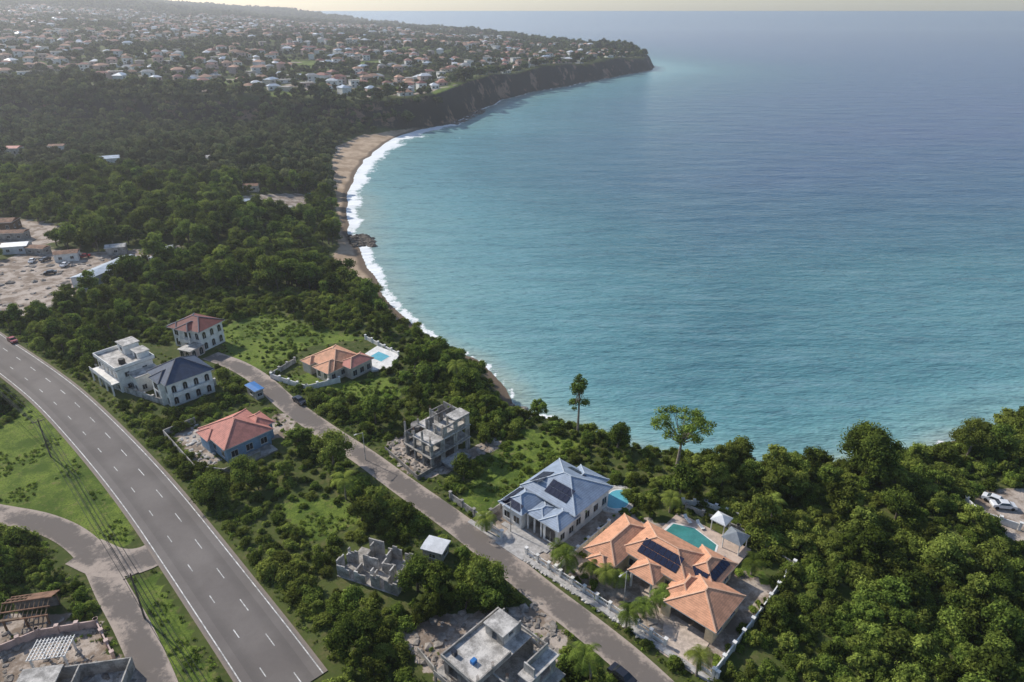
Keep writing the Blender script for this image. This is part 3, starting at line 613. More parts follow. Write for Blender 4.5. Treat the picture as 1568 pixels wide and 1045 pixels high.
# ------------------------------------------------------------------ walls and fences
def fence(name,P,h=1.2,mat='white_paint',post=2.6,th=.18,pillar=True,rail=False):
    e=bpy.data.objects.new(name,None); col0.objects.link(e); b=Bld(name,(0,0),0,0.0)
    for i in range(len(P)-1):
        p=np.array(P[i]);q=np.array(P[i+1]); L=np.linalg.norm(q-p); n=max(1,int(round(L/post))); d=(q-p)/L; nn=np.array([-d[1],d[0]])
        for k in range(n+1):
            c=p+d*L*k/n; z=H(*c)
            if pillar:
                for w,z0,z1 in ((.22,-.6,h+.25),(.30,h+.25,h+.37)):
                    v=[(*(c+d*a*w+nn*bb*w),z+zz) for zz in (z0,z1) for a,bb in ((-1,-1),(1,-1),(1,1),(-1,1))]
                    b.add('pillars',mat,v,[(0,3,2,1),(4,5,6,7),(0,1,5,4),(1,2,6,5),(2,3,7,6),(3,0,4,7)])
            if k<n:
                c2=p+d*L*(k+1)/n; z2=H(*c2); hh=h*.45 if rail else h
                v=[(*(cc+nn*s*th/2),zz+zo) for zo in (-.6,hh) for cc,zz,s in ((c,z,-1),(c2,z2,-1),(c2,z2,1),(c,z,1))]
                b.add('panels',mat,v,[(0,3,2,1),(4,5,6,7),(0,1,5,4),(1,2,6,5),(2,3,7,6),(3,0,4,7)])
                if rail:
                    b.beam('rails',mat,(*c,z+h),(*c2,z2+h),.06)
                    for t in np.linspace(0,1,9)[1:-1]: cc=c+(c2-c)*t; b.beam('rails',mat,(*cc,z+hh),(*cc,z+h),.035)
    for k,Pp in b.parts.items(): mesh_obj(k,Pp[0],Pp[1],Pp[3],Pp[2],parent=e)
S=site
fence('front_fence',[S(-72,68.6),S(-66.5,68.6)],1.4,'white_paint',rail=True)
fence('front_fence',[S(-60.5,68.6),S(-32.5,68.6)],1.2,'white_paint',rail=True)
fence('front_fence',[S(-27,68.6),S(-24,68.6)],1.4,'white_paint',rail=True)
fence('boundary_wall',[S(-24.6,68.6),S(-24.6,84),S(-24.8,97)],1.5,'white_paint',3)
fence('boundary_wall',[S(-24.8,97),S(-36,99),S(-46,98)],1.2,'concrete',3)
fence('boundary_wall',[S(-54,68.8),S(-54,84)],1.3,'white_paint',3)
fence('boundary_wall',[S(-72,68.6),S(-72.5,86)],1.3,'concrete',3)
fence('terrace_wall',[gp(1045,772),gp(1080,775),gp(1145,800)],1,'white_paint',2)
fence('boundary_wall',gps([(416,580),(470,598),(520,586)]),1.4,'white_paint',3)
fence('boundary_wall',gps([(416,578),(452,556)]),1.4,'concrete_pale',3)
fence('boundary_wall',gps([(610,546),(560,520)]),1.2,'white_paint',3)
fence('concrete_wall',gps([(252,668),(300,722),(345,728),(400,700)]),1.6,'concrete',3,pillar=False)
fence('concrete_wall',gps([(252,668),(300,648)]),1.6,'concrete',3,pillar=False)
fence('concrete_wall',gps([(590,690),(640,735),(700,700)]),1.0,'concrete_dark',3,pillar=False)
fence('concrete_wall',gps([(140,548),(160,590),(250,620),(330,590)]),1.6,'concrete_pale',3)
fence('concrete_wall',gps([(690,765),(745,805)]),1.6,'concrete',3)
fence('concrete_wall',gps([(0,1000),(60,975),(150,960),(175,1010)]),1.4,'pink_wall',3)
fence('concrete_wall',gps([(640,1000),(690,1060)]),1.2,'concrete',3,pillar=False)
fence('concrete_wall',gps([(1478,772),(1500,792),(1560,812)]),1.4,'white_paint',3)
prism('driveway',[S(-36,74.5),S(-28,74.5),S(-27,67),S(-32.5,67)],'paver',.10)
prism('garden_path',[S(-42,76),S(-40,76),S(-35.5,71.6),S(-36.3,70)],'paver',.11)
prism('driveway',[S(-67.5,73),S(-58,73),S(-60,66.8),S(-66.5,66.8)],'paver_grey',.10)
prism('pavement',[S(-74,68.2),S(-74,67.2),S(-22,67.2),S(-22,68.2)],'paver_grey',.14)
prism('patio',[S(-69,72.1),S(-69,71),S(-58,71),S(-58,72.1)],'paver_grey',.12)
def pool(name,deckP,poolP,deckm,watm,deckh=.25):
    e=bpy.data.objects.new(name,None); col0.objects.link(e)
    z=max(H(*p) for p in deckP)+deckh
    prism('deck',deckP,deckm,z=z,skirt=3,parent=e)
    c=np.mean(poolP,0); out=[tuple(c+(np.array(p)-c)*1.09) for p in poolP]
    prism('coping',out,'white_paint',z=z+.04,skirt=.1,parent=e); prism('pool_water',poolP,watm,z=z+.06,skirt=.05,parent=e)
pool('swimming_pool',[S(-46.5,87),S(-32,87.8),S(-32,96),S(-46.5,96)],[S(-45.5,88.6),S(-45.5,92.5),S(-42,94),S(-37,92.8),S(-36,89.6),S(-38,88.6)],'pool_deck','pool_green')
def kid(cx,cy,rx,ry,n=20): return [S(cx+rx*math.cos(6.2832*i/n)*(1+.2*math.cos(12.566*i/n+1)),cy+ry*math.sin(6.2832*i/n)) for i in range(n)]
pool('swimming_pool',kid(-57.3,91.3,3.3,4.6),kid(-57.0,91.4,2.0,3.2),'concrete_pale','pool_water')
P=gps([(548,552),(578,533),(612,546),(598,566),(570,570)])
pool('swimming_pool',P,gps([(566,550),(580,542),(597,549),(584,557)]),'white_paint','pool_water',.5)
def gazebo(xy,s=1.7,rm='shade_cloth'):
    b=Bld('gazebo',xy,-43,H(*xy)+.25)
    for x in (-s,s):
        for y in (-s,s): b.cyl('posts','white_paint',x,y,0,2.4,.1)
    b.hip(rm,-s,-s,s,s,2.4,.55,.3); b.finish()
gazebo(S(-34.5,94.5),1.5); gazebo(S(-38.5,97.0),1.2,'metal_white')
for (a,bb) in ((-44,95),(-41.5,95.2),(-33.5,90)):
    b=Bld('sun_lounger',S(a,bb),20,H(*S(a,bb))+.26); b.box('seat','white_paint',-.35,-1,.25,.35,.5,.35); b.add('backrest','white_paint',[(-.35,.5,.3),(.35,.5,.3),(.35,1.1,.8),(-.35,1.1,.8)],[(0,1,2,3)])
    for x in (-.3,.24):
        for y in (-.9,.4): b.box('legs','frame',x,y,0,x+.06,y+.06,.25)
    b.finish()
# ------------------------------------------------------------------ rubble / rocks
def rocks(name,P,n,smin,smax,mat,seed,zo=0.0):
    r=random.Random(seed); V=[];Fc=[]
    xs=[p[0] for p in P];ys=[p[1] for p in P]; k=0
    base=[(1,0,0),(0,1,0),(-1,0,0),(0,-1,0),(.7,.7,.7),(-.7,.7,.7),(-.7,-.7,.7),(.7,-.7,.7),(0,0,1.1)]
    fs=[(0,1,4),(1,2,5),(2,3,6),(3,0,7),(4,1,5),(5,2,6),(6,3,7),(7,0,4),(4,5,8),(5,6,8),(6,7,8),(7,4,8)]
    while k<n:
        x=r.uniform(min(xs),max(xs));y=r.uniform(min(ys),max(ys))
        if not inpoly(np.array([x]),np.array([y]),P)[0]: continue
        s=r.uniform(smin,smax)*r.uniform(.5,1);a=r.uniform(0,6.28);z=max(H(x,y),-.4)+zo;i=len(V)
        for q in base:
            j=[c*r.uniform(.65,1.25)*s for c in q]; V.append((x+j[0]*math.cos(a)*1.3-j[1]*math.sin(a),y+j[0]*math.sin(a)*1.3+j[1]*math.cos(a),z+j[2]*.7-.15*s))
        Fc+=[tuple(t+i for t in f) for f in fs]; k+=1
    return mesh_obj(name,V,Fc,[mat])
rocks('rock_groyne',gps([(535,362),(560,364),(577,372),(574,381),(540,378)]),110,.9,2.2,'rock',1,.3)
rocks('shore_rocks',gps([(690,186),(740,168),(745,174),(700,194)]),50,2,4,'rock',2)
rocks('shore_rocks',gps([(650,512),(690,532),(695,545),(655,522)]),80,.5,1.5,'rock',3)
rocks('shore_rocks',gps([(785,618),(812,628),(815,645),(795,645)]),60,.5,1.6,'rubble',3)
rocks('rubble_pile',DIRT[4],160,.2,.9,'rubble',5)
rocks('rubble_pile',DIRT[7],220,.2,.9,'rubble',6)
rocks('rubble_pile',DIRT[5],60,.2,.7,'concrete_pale',7)
rocks('rubble_pile',DIRT[8],200,.2,.7,'rubble',8)
rocks('rubble_pile',DIRT[0],160,.4,1.6,'rubble',9)
rocks('garden_stones',[S(-60,67.1),S(-33,67.1),S(-33,68.4),S(-60,68.4)],300,.15,.4,'concrete_pale',10,.1)
# ------------------------------------------------------------------ distant town
TOWN=[(-1500,760),(-800,720),(-500,690),(-270,672),(-150,662),(-80,680),(-65,830),(-10,960),(70,1085),(225,1340),(225,1420),(60,1700),(-130,2300),(-600,2700),(-1500,2400)]
def inany(x,y,Ps):
    c=np.zeros(x.shape,bool)
    for P in Ps: c|=inpoly(x,y,P)
    return c
def town():
    s=24; xs,ys=np.meshgrid(np.arange(-1500,250,s),np.arange(660,2700,s)); x=(xs+rng.uniform(-9,9,xs.shape)).ravel(); y=(ys+rng.uniform(-9,9,ys.shape)).ravel()
    d=Hd(x,y)[1]; dens=vn(x,y,150,11)*.6+vn(x,y,60,12)*.4
    k=inpoly(x,y,TOWN)&(d>26)&(((dens>.44)&(rng.random(x.shape)<.8))|(rng.random(x.shape)<.1)|((d<100)&(y>690)&(rng.random(x.shape)<.6)))&(x>-.95*y-60)&~inany(x,y,GRASS[4:])
    x,y=x[k],y[k]; z=Hd(x,y)[0]; V=[];Fc=[];mi=[]
    mats=['white_paint','beige_wall','pink_wall','town_orange','town_red','concrete','metal_white','tile_maroon','metal_roof_blue','rust','glass','town_grey']
    for a,b,c in zip(x,y,z):
        w=random.uniform(8,14);dd=random.uniform(7,10);h=random.choice([3.5,3.5,6.5,7]);yw=random.uniform(0,3.14) if random.random()<.4 else .5;ca,sa=math.cos(yw),math.sin(yw)
        T=lambda p:(a+p[0]*ca-p[1]*sa,b+p[0]*sa+p[1]*ca,c+p[2])
        wm=random.choice([0,0,1,2]); rm=random.choice([3,3,3,4,4,5,5,6,7,8,9,11,5])
        i=len(V); w/=2;dd/=2
        V+=[T(p) for p in ((-w,-dd,-3),(w,-dd,-3),(w,dd,-3),(-w,dd,-3),(-w,-dd,h),(w,-dd,h),(w,dd,h),(-w,dd,h))]
        for q in ((0,1,5,4),(1,2,6,5),(2,3,7,6),(3,0,4,7)): Fc.append([i+t for t in q]); mi.append(wm)
        i=len(V); o=.6; rh=.5*dd if rm!=5 else .3; m=min(w,dd)*(1 if rm!=5 else .05)
        V+=[T(p) for p in ((-w-o,-dd-o,h),(w+o,-dd-o,h),(w+o,dd+o,h),(-w-o,dd+o,h),(-w-o+m,0,h+rh),(w+o-m,0,h+rh))]
        for q in ((0,1,5,4),(1,2,5),(2,3,4,5),(3,0,4)): Fc.append([i+t for t in q]); mi.append(rm)
        for lv in range(1 if h<5 else 2):
            for u in (-w*.5,w*.5):
                i=len(V); zz=1+lv*3
                V+=[T(p) for p in ((u-.9,-dd-.05,zz),(u+.9,-dd-.05,zz),(u+.9,-dd-.05,zz+1.4),(u-.9,-dd-.05,zz+1.4))]; Fc.append([i,i+1,i+2,i+3]); mi.append(10)
    mesh_obj('distant_town_houses',V,Fc,mats,mi); return x,y
tx,ty=town()
# ------------------------------------------------------------------ foliage
def ico(c,r,sq):
    t=(1+5**.5)/2; v=np.array([(-1,t,0),(1,t,0),(-1,-t,0),(1,-t,0),(0,-1,t),(0,1,t),(0,-1,-t),(0,1,-t),(t,0,-1),(t,0,1),(-t,0,-1),(-t,0,1)])/math.sqrt(1+t*t)
    v=v*rng.uniform(.85,1.1,(12,1))*r*np.array([1,1,sq])+c
    return v,[(0,11,5),(0,5,1),(0,1,7),(0,7,10),(0,10,11),(1,5,9),(5,11,4),(11,10,2),(10,7,6),(7,1,8),(3,9,4),(3,4,2),(3,2,6),(3,6,8),(3,8,9),(4,9,5),(2,4,11),(6,2,10),(8,6,7),(9,8,1)]
def leaves(centres,radii,per,ls,sq=.8,core=.72,up=.35):
    V=[];F=[];T=[]; n0=0
    for i,(c,r) in enumerate(zip(centres,radii)):
        tn=rng.uniform(.1,.9)
        if core:
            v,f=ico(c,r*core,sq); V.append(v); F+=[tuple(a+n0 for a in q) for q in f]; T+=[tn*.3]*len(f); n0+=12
        n=int(per*rng.uniform(.8,1.2)); d=rng.normal(size=(n,3)); d[:,2]+=.25; d/=np.linalg.norm(d,axis=1)[:,None]
        pos=c+d*np.array([1,1,sq])*(r*rng.uniform(.72,1.25,(n,1)))
        nm=d+rng.normal(size=(n,3))*.5+np.array([0,0,up]); nm/=np.linalg.norm(nm,axis=1)[:,None]
        t=np.cross(nm,rng.normal(size=(n,3))); t/=np.linalg.norm(t,axis=1)[:,None]; b=np.cross(nm,t)
        s=(ls*rng.uniform(.6,1.35,(n,1))); q=np.stack([pos-t*s,pos-b*s*.55,pos+t*s,pos+b*s*.55],1).reshape(-1,3)
        V.append(q); F+=[(n0+4*k,n0+4*k+1,n0+4*k+2,n0+4*k+3) for k in range(n)]; n0+=4*n
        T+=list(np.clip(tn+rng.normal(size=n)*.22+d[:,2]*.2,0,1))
    return np.concatenate(V),F,T
def limb(V,F,T,p,q,r0,r1,n=6):
    p=np.array(p,float);q=np.array(q,float);d=(q-p)/np.linalg.norm(q-p);u=np.cross(d,[.3,.9,.1]);u/=np.linalg.norm(u);w=np.cross(d,u);i=len(V)
    for c,r in ((p,r0),(q,r1)):
        for k in range(n): a=6.2832*k/n; V.append(c+(u*math.cos(a)+w*math.sin(a))*r)
    for k in range(n): F.append((i+k,i+(k+1)%n,i+n+(k+1)%n,i+n+k))
def make_tree(name,height,crown,nl,per,ls,lr,trunk_r,mat='leaves',bark='bark',base=.45,link=False,core=.72,sq=.8,shape='dome'):
    rx=crown; hb=height*base; C=[];Rr=[]
    for i in range(nl):
        a=rng.uniform(0,6.28); q=math.sqrt(rng.random()); z=rng.random()
        if shape=='dome': rad=rx*q*math.sqrt(max(.05,1-z*z*.8))*.8
        elif shape=='umbrella': rad=rx*q; z=.55+.45*z*(1-q*.6)
        else: rad=rx*q*.75*(1.1-.5*z)
        C.append(np.array([rad*math.cos(a),rad*math.sin(a),hb+(height-hb-lr*.6)*z])); Rr.append(lr*rng.uniform(.7,1.2))
    V0=[];F0=[]; top=np.array([rng.normal()*.03*height,rng.normal()*.03*height,height*.55 if shape!='tall' else height*.85])
    limb(V0,F0,None,(0,0,-.3),top*[.5,.5,.5],trunk_r*1.2,trunk_r*.85,8); limb(V0,F0,None,top*[.5,.5,.5],top,trunk_r*.85,trunk_r*.5,8)
    for c in C:
        k=rng.uniform(.55,1) if shape!='umbrella' else rng.uniform(.75,1); limb(V0,F0,None,top*k,c,trunk_r*.35,trunk_r*.1,5)
    lv,lf,lt=leaves(C,Rr,per,ls,sq,core)
    n=len(V0); V=list(V0)+list(lv); F=F0+[tuple(a+n for a in f) for f in lf]
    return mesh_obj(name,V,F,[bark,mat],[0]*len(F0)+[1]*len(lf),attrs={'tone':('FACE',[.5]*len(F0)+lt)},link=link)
def coll(name,objs):
    c=bpy.data.collections.new(name)
    for o in objs: c.objects.link(o)
    return c
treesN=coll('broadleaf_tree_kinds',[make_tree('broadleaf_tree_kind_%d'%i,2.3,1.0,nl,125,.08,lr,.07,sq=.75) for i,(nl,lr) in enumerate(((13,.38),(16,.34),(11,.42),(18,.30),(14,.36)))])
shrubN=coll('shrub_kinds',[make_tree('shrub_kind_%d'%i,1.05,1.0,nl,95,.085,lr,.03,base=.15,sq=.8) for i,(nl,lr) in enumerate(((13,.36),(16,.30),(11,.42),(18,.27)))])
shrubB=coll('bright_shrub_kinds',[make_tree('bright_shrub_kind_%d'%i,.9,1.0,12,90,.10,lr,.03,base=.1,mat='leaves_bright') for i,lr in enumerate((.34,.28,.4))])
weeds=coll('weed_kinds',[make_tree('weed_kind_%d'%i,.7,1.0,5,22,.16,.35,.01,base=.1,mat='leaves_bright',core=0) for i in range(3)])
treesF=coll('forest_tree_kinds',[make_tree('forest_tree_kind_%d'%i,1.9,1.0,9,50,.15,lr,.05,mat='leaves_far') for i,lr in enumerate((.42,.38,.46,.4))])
def scatter(name,x,y,z,s,cl,sz=None,tilt=.08):
    n=len(x); me=bpy.data.meshes.new(name); me.vertices.add(n); me.vertices.foreach_set('co',np.stack([x,y,z],1).astype(np.float32).ravel())
    sc=np.stack([s*rng.uniform(.85,1.15,n),s*rng.uniform(.85,1.15,n),s*(rng.uniform(.75,1.25,n) if sz is None else sz)],1)
    ro=np.stack([rng.normal(size=n)*tilt,rng.normal(size=n)*tilt,rng.uniform(0,6.28,n)],1)
    for k,a in (('scl',sc),('rot',ro)):
        t=me.attributes.new(k,'FLOAT_VECTOR','POINT'); t.data.foreach_set('vector',a.astype(np.float32).ravel())
    me.update(); o=bpy.data.objects.new(name,me); col0.objects.link(o)
    g=bpy.data.node_groups.new(name,'GeometryNodeTree'); g.interface.new_socket('Geometry',in_out='INPUT',socket_type='NodeSocketGeometry'); g.interface.new_socket('Geometry',in_out='OUTPUT',socket_type='NodeSocketGeometry')
    A=g.nodes.new('NodeGroupInput');Z=g.nodes.new('NodeGroupOutput');I=g.nodes.new('GeometryNodeInstanceOnPoints');C=g.nodes.new('GeometryNodeCollectionInfo')
    C.inputs['Collection'].default_value=cl; C.inputs['Separate Children'].default_value=True; C.inputs['Reset Children'].default_value=True; I.inputs['Pick Instance'].default_value=True
    L=g.links.new; L(A.outputs[0],I.inputs['Points']); L(C.outputs[0],I.inputs['Instance']); L(I.outputs[0],Z.inputs[0])
    for k,sk in (('scl','Scale'),('rot','Rotation')):
        q=g.nodes.new('GeometryNodeInputNamedAttribute'); q.data_type='FLOAT_VECTOR'; q.inputs['Name'].default_value=k; L(q.outputs['Attribute'],I.inputs[sk])
    md=o.modifiers.new('scatter','NODES'); md.node_group=g; return o
def roadd(x,y):
    d=np.full(x.shape,1e9)
    for C,w in ROADS: d=np.minimum(d,pdist(x,y,[tuple(p) for p in C[::4]]+[tuple(C[-1])])-w)
    return d
def rectd(x,y):
    m=np.full(x.shape,1e9)
    for cx,cy,yw,x0,y0,x1,y1 in RECTS:
        dx=x-cx;dy=y-cy; lx=dx*math.cos(yw)+dy*math.sin(yw); ly=-dx*math.sin(yw)+dy*math.cos(yw)
        m=np.minimum(m,np.hypot(np.maximum(np.maximum(x0-lx,lx-x1),0),np.maximum(np.maximum(y0-ly,ly-y1),0)))
    return m
def clear(x,y,r): return (roadd(x,y)>r*.7)&(rectd(x,y)>r*.85+.1)&~inany(x,y,GRASS+DIRT+YARD)
def jit(x0,x1,y0,y1,s):
    a,b=np.meshgrid(np.arange(x0,x1,s),np.arange(y0,y1,s)); return (a+rng.uniform(-.5,.5,a.shape)*s).ravel(),(b+rng.uniform(-.5,.5,b.shape)*s).ravel()
def frus(x,y,m=40): return np.abs(x)<.9*y+m
UT=at_z(1034,728,13); TT=at_z(884,672,12.5)
# near shrubs
x,y=jit(-230,230,35,235,2.3); k=frus(x,y,30); x,y=x[k],y[k]; z,d=Hd(x,y); r=rng.uniform(.8,1.9,len(x))*(.65+.85*vn(x,y,12,21))*np.where(x>38,1.25,1)
ins=inany(x,y,SHR)
k=clear(x,y,r)&(d>np.where(y>195,BW(y)+1,3)); kk=k&~ins; scatter('undergrowth',x[kk],y[kk],z[kk]-.1,r[kk],shrubN)
kk=k&ins&(vn(x,y,6,51)>.35); scatter('bright_undergrowth',x[kk],y[kk],z[kk]-.1,r[kk]*.5,shrubB)
kk=inany(x,y,YARD[1:])&(rectd(x,y)>1.2)&(roadd(x,y)>.8)&(rng.random(len(x))<.45); scatter('yard_shrubs',x[kk],y[kk],z[kk]-.1,r[kk]*.5,shrubB)
# near trees
x,y=jit(-230,230,35,235,4.6); k=frus(x,y,30); x,y=x[k],y[k]; z,d=Hd(x,y); nz=vn(x,y,28,22); r=rng.uniform(1.3,3.0,len(x))*(.75+.5*nz)
ins=inany(x,y,SHR)
pr=np.where((x>40)&(y<118),.12+.4*(nz>.58),.14+.6*(nz>.54))
k=clear(x,y,r+.8)&(d>np.where(y>195,BW(y)+2,5))&~ins&(rng.random(len(x))<pr)&(np.hypot(x-UT[0],y-UT[1])>8)&(np.hypot(x-TT[0],y-TT[1])>5)
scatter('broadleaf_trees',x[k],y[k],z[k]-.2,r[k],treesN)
# weeds
x,y=jit(-180,60,40,200,1.15); k=frus(x,y,10); x,y=x[k],y[k]; rd=roadd(x,y); fi=inany(x,y,GRASS[:2]+SHR); ya=inany(x,y,YARD[1:]+DIRT[4:9]); nz=vn(x,y,5,41)
k=(rd>.15)&(rectd(x,y)>.3)&(((rd<6)&~ya&~fi)|(fi&(nz>.55))|(ya&(nz>.55)&(rng.random(len(x))<.5)))&~inpoly(x,y,YARD[0])
x,y=x[k],y[k]; z,d=Hd(x,y); scatter('roadside_weeds',x,y,z,rng.uniform(.3,.8,len(x)),weeds)
# mid forest
x,y=jit(-800,40,225,650,5.4); k=frus(x,y,60); x,y=x[k],y[k]; z,d=Hd(x,y); r=rng.uniform(1.7,4.8,len(x))*(.65+.75*vn(x,y,40,23))
k=clear(x,y,r)&(d>BW(y)+2+(y>620)*4); x,y,z,r=x[k],y[k],z[k],r[k]
k=y<400; scatter('forest_trees',x[k],y[k],z[k]-.3,r[k],treesN); k=~k; scatter('forest_trees',x[k],y[k],z[k]-.3,r[k],treesF)
# far
cell=12.; occ=set()
for a,b in zip(tx,ty):
    for j in (-1,0): occ.add((int(a//cell),int(b//cell)+j))
x,y=jit(-3200,320,650,4200,10); k=frus(x,y,100)&((y<1900)|(rng.random(len(x))<.6)); x,y=x[k],y[k]; z,d=Hd(x,y); r=rng.uniform(3.5,8,len(x))
near=np.array([(int(a//cell),int(b//cell)) in occ for a,b in zip(x,y)])
town_in=inpoly(x,y,TOWN); r=np.where(town_in,r*.62,r)
k=(d>np.where(y>690,16,8))&(vn(x,y,30,31)>.1)&~near&~inany(x,y,GRASS[4:])
scatter('distant_trees',x[k],y[k],z[k]-.5,r[k],treesF)
# garden shrubs
ax=rng.uniform(-55,-25,300); bx=rng.uniform(69,93,300); X=ax*E1[0]+bx*E2[0];Y=ax*E1[1]+bx*E2[1]
ok=rectd(X,Y)>.1
ok&=~((ax>-38)&(ax<-26)&(bx<75)); ok&=~((ax<-31.5)&(ax>-47)&(bx>86)); ok&=~((ax>-31)&(bx>80)&(ax<-26)); ok&=~((ax>-43)&(ax<-36)&(bx<76)&(rng.random(len(X))<.7))
scatter('garden_shrubs',X[ok],Y[ok],Hd(X[ok],Y[ok])[0]+.05,rng.uniform(.3,.9,ok.sum()),shrubB)
# ------------------------------------------------------------------ individual trees
def place(o,xy,yaw=0,dz=-.3): o.location=(xy[0],xy[1],H(*xy)+dz); o.rotation_euler=(0,0,yaw); return o
place(make_tree('tall_slender_tree',15,2.6,30,100,.19,.75,.26,bark='bark_pale',base=.5,shape='tall',link=True,core=.5),TT)
place(make_tree('umbrella_tree',15,5.8,44,130,.19,1.15,.34,bark='bark_pale',base=.45,shape='umbrella',link=True,core=.45,sq=.55),UT)
place(make_tree('large_shade_tree',12.5,6.5,40,240,.24,1.9,.5,base=.3,link=True,mat='leaves'),at_z(1322,745,13))
for p,h,c in (((945,690),7,2.6),((1110,715),6,3),((1215,740),7,3),((1480,700),9,4.5),((1440,880),8,4),((480,500),5,2.6),((450,480),6,3),((1370,800),7,4),((510,715),9,4.5),((640,905),7,3.5),((740,905),7,3.6),((545,1000),7,4),((720,600),7,4),((380,745),7,4),((330,765),6,4),((590,510),6,3.5),((1150,745),6,3)):
    place(make_tree('shade_tree',h,c,22,150,.19,c*.33,.25,link=True),gp(*p))
def palm(xy,h=7,nf=16,L=3.2):
    V=[];F=[]; lean=rng.normal(size=2)*.06*h; P=[np.array([lean[0]*t*t,lean[1]*t*t,h*t]) for t in np.linspace(0,1,7)]
    for i in range(6): limb(V,F,None,P[i]-[0,0,.05],P[i+1],.2-.015*i,.19-.015*i,8)
    nb=len(F); T=[.5]*nb; top=P[-1]
    for k in range(nf):
        a=6.283*k/nf+rng.uniform(-.2,.2); el=rng.uniform(-.1,1.0); D=np.array([math.cos(a),math.sin(a),0]); S_=np.array([-math.sin(a),math.cos(a),0]); pr=top.copy()
        for i in range(11):
            t=i/11; e=el-t*1.9; stp_=(D*math.cos(e)+np.array([0,0,math.sin(e)]))*L/11; nx=pr+stp_; ll=.85*math.sin(math.pi*(.15+.8*t))
            for s in (-1,1):
                for hh in (0,.5):
                    b0=pr+stp_*hh; n=len(V); V+=[b0,b0+stp_*.45,b0+S_*s*ll+stp_*.6+np.array([0,0,-.25*ll])]; F.append((n,n+1,n+2)); T.append(rng.uniform(.2,.8))
            pr=nx
    o=mesh_obj('palm_tree',V,F,['bark_pale','leaves'],[0]*nb+[1]*(len(F)-nb),attrs={'tone':('FACE',T)}); place(o,xy,0); return o
for p,h in (((905,1045),6,),((1066,1035),4.5),((925,905),4.5),((866,880),5.5),((940,900),3.5),((1010,930),3.5),((856,868),4.5),((958,965),4),((1180,800),5),((700,590),6),((530,765),5),((885,800),4),((985,945),3),((905,890),3.5),((1150,880),3.5),((745,815),3.5),((1025,785),4)): palm(gp(*p),h,L=2.6 if h<5 else 3.4)
# ------------------------------------------------------------------ vehicles
def car(name,xy,yaw,body):
    b=Bld(name,xy,yaw,H(*xy)+.12)
    prof=[(-2.1,.35),(-2.15,.75),(-2.0,.95),(-1.35,1.0),(-.75,1.42),(.65,1.45),(1.25,1.0),(2.0,.88),(2.15,.6),(2.1,.35)]
    v=[(x,-.82 if z<1.1 else -.62,z) for x,z in prof]+[(x,.82 if z<1.1 else .62,z) for x,z in prof]; n=len(prof)
    b.add('body',body,v,[tuple(range(n))[::-1],tuple(range(n,2*n))]+[(i,(i+1)%n,n+(i+1)%n,n+i) for i in range(n)])
    b.add('windscreen','glass',[(1.22,-.7,1.03),(1.22,.7,1.03),(.72,.58,1.42),(.72,-.58,1.42)],[(0,1,2,3)]); b.add('rear_window','glass',[(-1.36,-.7,1.03),(-1.36,.7,1.03),(-.83,.58,1.4),(-.83,-.58,1.4)],[(3,2,1,0)])
    for s in (-1,1): b.add('side_windows','glass',[(-1.15,s*.83,1.02),(1.05,s*.83,1.02),(.55,s*.66,1.38),(-.7,s*.66,1.38)],[(0,1,2,3)])
    for x in (-1.35,1.35):
        for s in (-1,1):
            v=[(x+.33*math.cos(6.283*i/12),s*yy,.33+.33*math.sin(6.283*i/12)) for yy in (.66,.86) for i in range(12)]
            b.add('wheels','tyre',v,[(i,(i+1)%12,12+(i+1)%12,12+i) for i in range(12)]+[tuple(range(12,24))])
    for y in (-.6,.6): b.box('headlights','white_paint',2.1,y-.15,.6,2.17,y+.15,.75)
    b.finish(excl=False)
def hdg(p,q): a=gp(*p);c=gp(*q); return math.degrees(math.atan2(c[1]-a[1],c[0]-a[0]))
car('red_car',gp(20,524),hdg((0,510),(60,556)),'car_red'); car('parked_car',gp(459,617),hdg((440,619),(500,662)),'car_dark'); car('parked_car',gp(952,1040),hdg((900,962),(965,1015)),'car_dark')
for p,cm in (((1522,770),'car_white'),((1535,778),'car_white'),((100,408),'car_white'),((70,400),'car_dark'),((130,395),'car_red'),((225,398),'car_white'),((180,398),'car_dark'),((78,420),'car_dark'),((50,402),'car_white')): car('parked_car',gp(*p),random.uniform(0,360),cm)
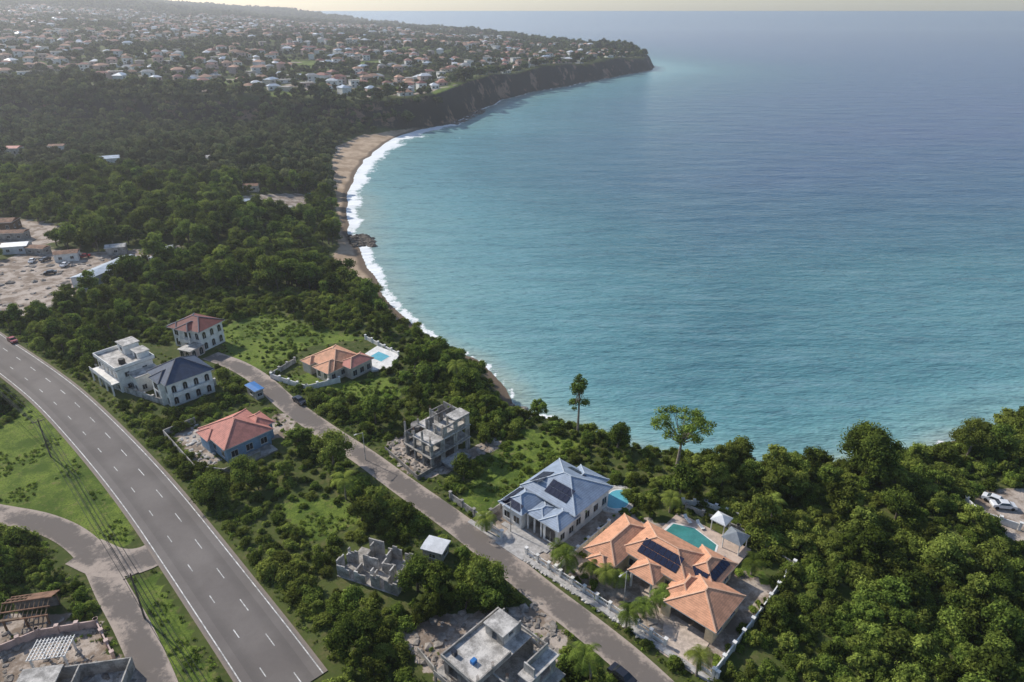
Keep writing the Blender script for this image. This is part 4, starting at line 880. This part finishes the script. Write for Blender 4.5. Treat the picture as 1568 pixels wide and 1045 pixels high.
# ------------------------------------------------------------------ utility poles, cables
PB=[(-20,605),(78,700),(222,948),(330,1130)]; tops=[]
for p in PB:
    xy=gp(*p); b=Bld('utility_pole',xy,hdg((78,700),(222,948)),H(*xy)); b.cyl('post','pole_wood',0,0,-.5,9.5,.16,.11,8); b.box('crossarm','pole_wood',-.06,-1.1,8.9,.06,1.1,9.05)
    for yy in (-1,-.4,.4,1): b.cyl('insulators','white_paint',0,yy,9.05,9.22,.05,.04,6)
    b.finish(excl=False); tops.append((xy[0],xy[1],H(*xy)))
V=[];F=[]
for i in range(len(tops)-1):
    a=np.array(tops[i]);c=np.array(tops[i+1]); d=(c-a)[:2]; d/=np.linalg.norm(d); nn=np.array([-d[1],d[0],0])
    for o,hz in ((-1,9.2),(-.4,9.2),(.4,9.2),(1,9.2),(0,7.6),(.1,7.1)):
        pts=[a+(c-a)*t+nn*o+np.array([0,0,hz-4*.9*t*(1-t)]) for t in np.linspace(0,1,13)]
        for k in range(12): limb(V,F,None,pts[k],pts[k+1],.035,.035,4)
mesh_obj('power_cables',V,F,['cable'])
for p in ((955,925),(782,815),(560,705)):
    xy=gp(*p); b=Bld('street_lamp',xy,47,H(*xy)); b.cyl('post','concrete_pale',0,0,-.3,7,.09,.06,8); b.beam('arm','concrete_pale',(0,0,6.9),(-1.6,0,7.3),.04); b.box('lamp_head','frame',-2.1,-.12,7.25,-1.5,.12,7.37); b.finish(excl=False)
# ------------------------------------------------------------------ haze, light, camera
m,t,o=nt('haze_air'); n=N(t); vs=n('ShaderNodeVolumeScatter',{'Color':(.97,.97,1,1),'Density':.00016,'Anisotropy':.45}); t.links.new(vs.outputs[0],o.inputs['Volume'])
b=Bld('haze',(0,0),0,0); b.box('air','haze_air',-5000,-300,-30,5000,4200,330); b.finish(excl=False)
sc=bpy.context.scene
AZ=R(-54); EL=R(36); S3=Vector((math.sin(AZ)*math.cos(EL),math.cos(AZ)*math.cos(EL),math.sin(EL)))
su=bpy.data.lights.new('sun','SUN'); su.energy=5.0; su.angle=R(.6); su.color=(1,.94,.85); so=bpy.data.objects.new('sun',su); col0.objects.link(so); so.rotation_euler=S3.to_track_quat('Z','Y').to_euler(); so.location=(0,0,300)
w=bpy.data.worlds.new('World'); sc.world=w; w.use_nodes=True; t=w.node_tree; bg=t.nodes['Background']; sk=t.nodes.new('ShaderNodeTexSky'); sk.sky_type='NISHITA'; sk.sun_disc=False; sk.sun_elevation=EL; sk.sun_rotation=AZ%(2*math.pi); sk.air_density=1.0; sk.dust_density=.6; sk.ozone_density=3.0
t.links.new(sk.outputs[0],bg.inputs[0]); bg.inputs[1].default_value=.15
cam=bpy.data.cameras.new('camera'); co=bpy.data.objects.new('camera',cam); col0.objects.link(co); co.location=(0,0,HC); co.rotation_euler=(R(90)-PITCH,0,0); cam.lens=24; cam.sensor_width=36; cam.clip_end=120000; cam.clip_start=1; sc.camera=co
sc.view_settings.view_transform='Standard'; sc.view_settings.look='None'; sc.view_settings.exposure=0
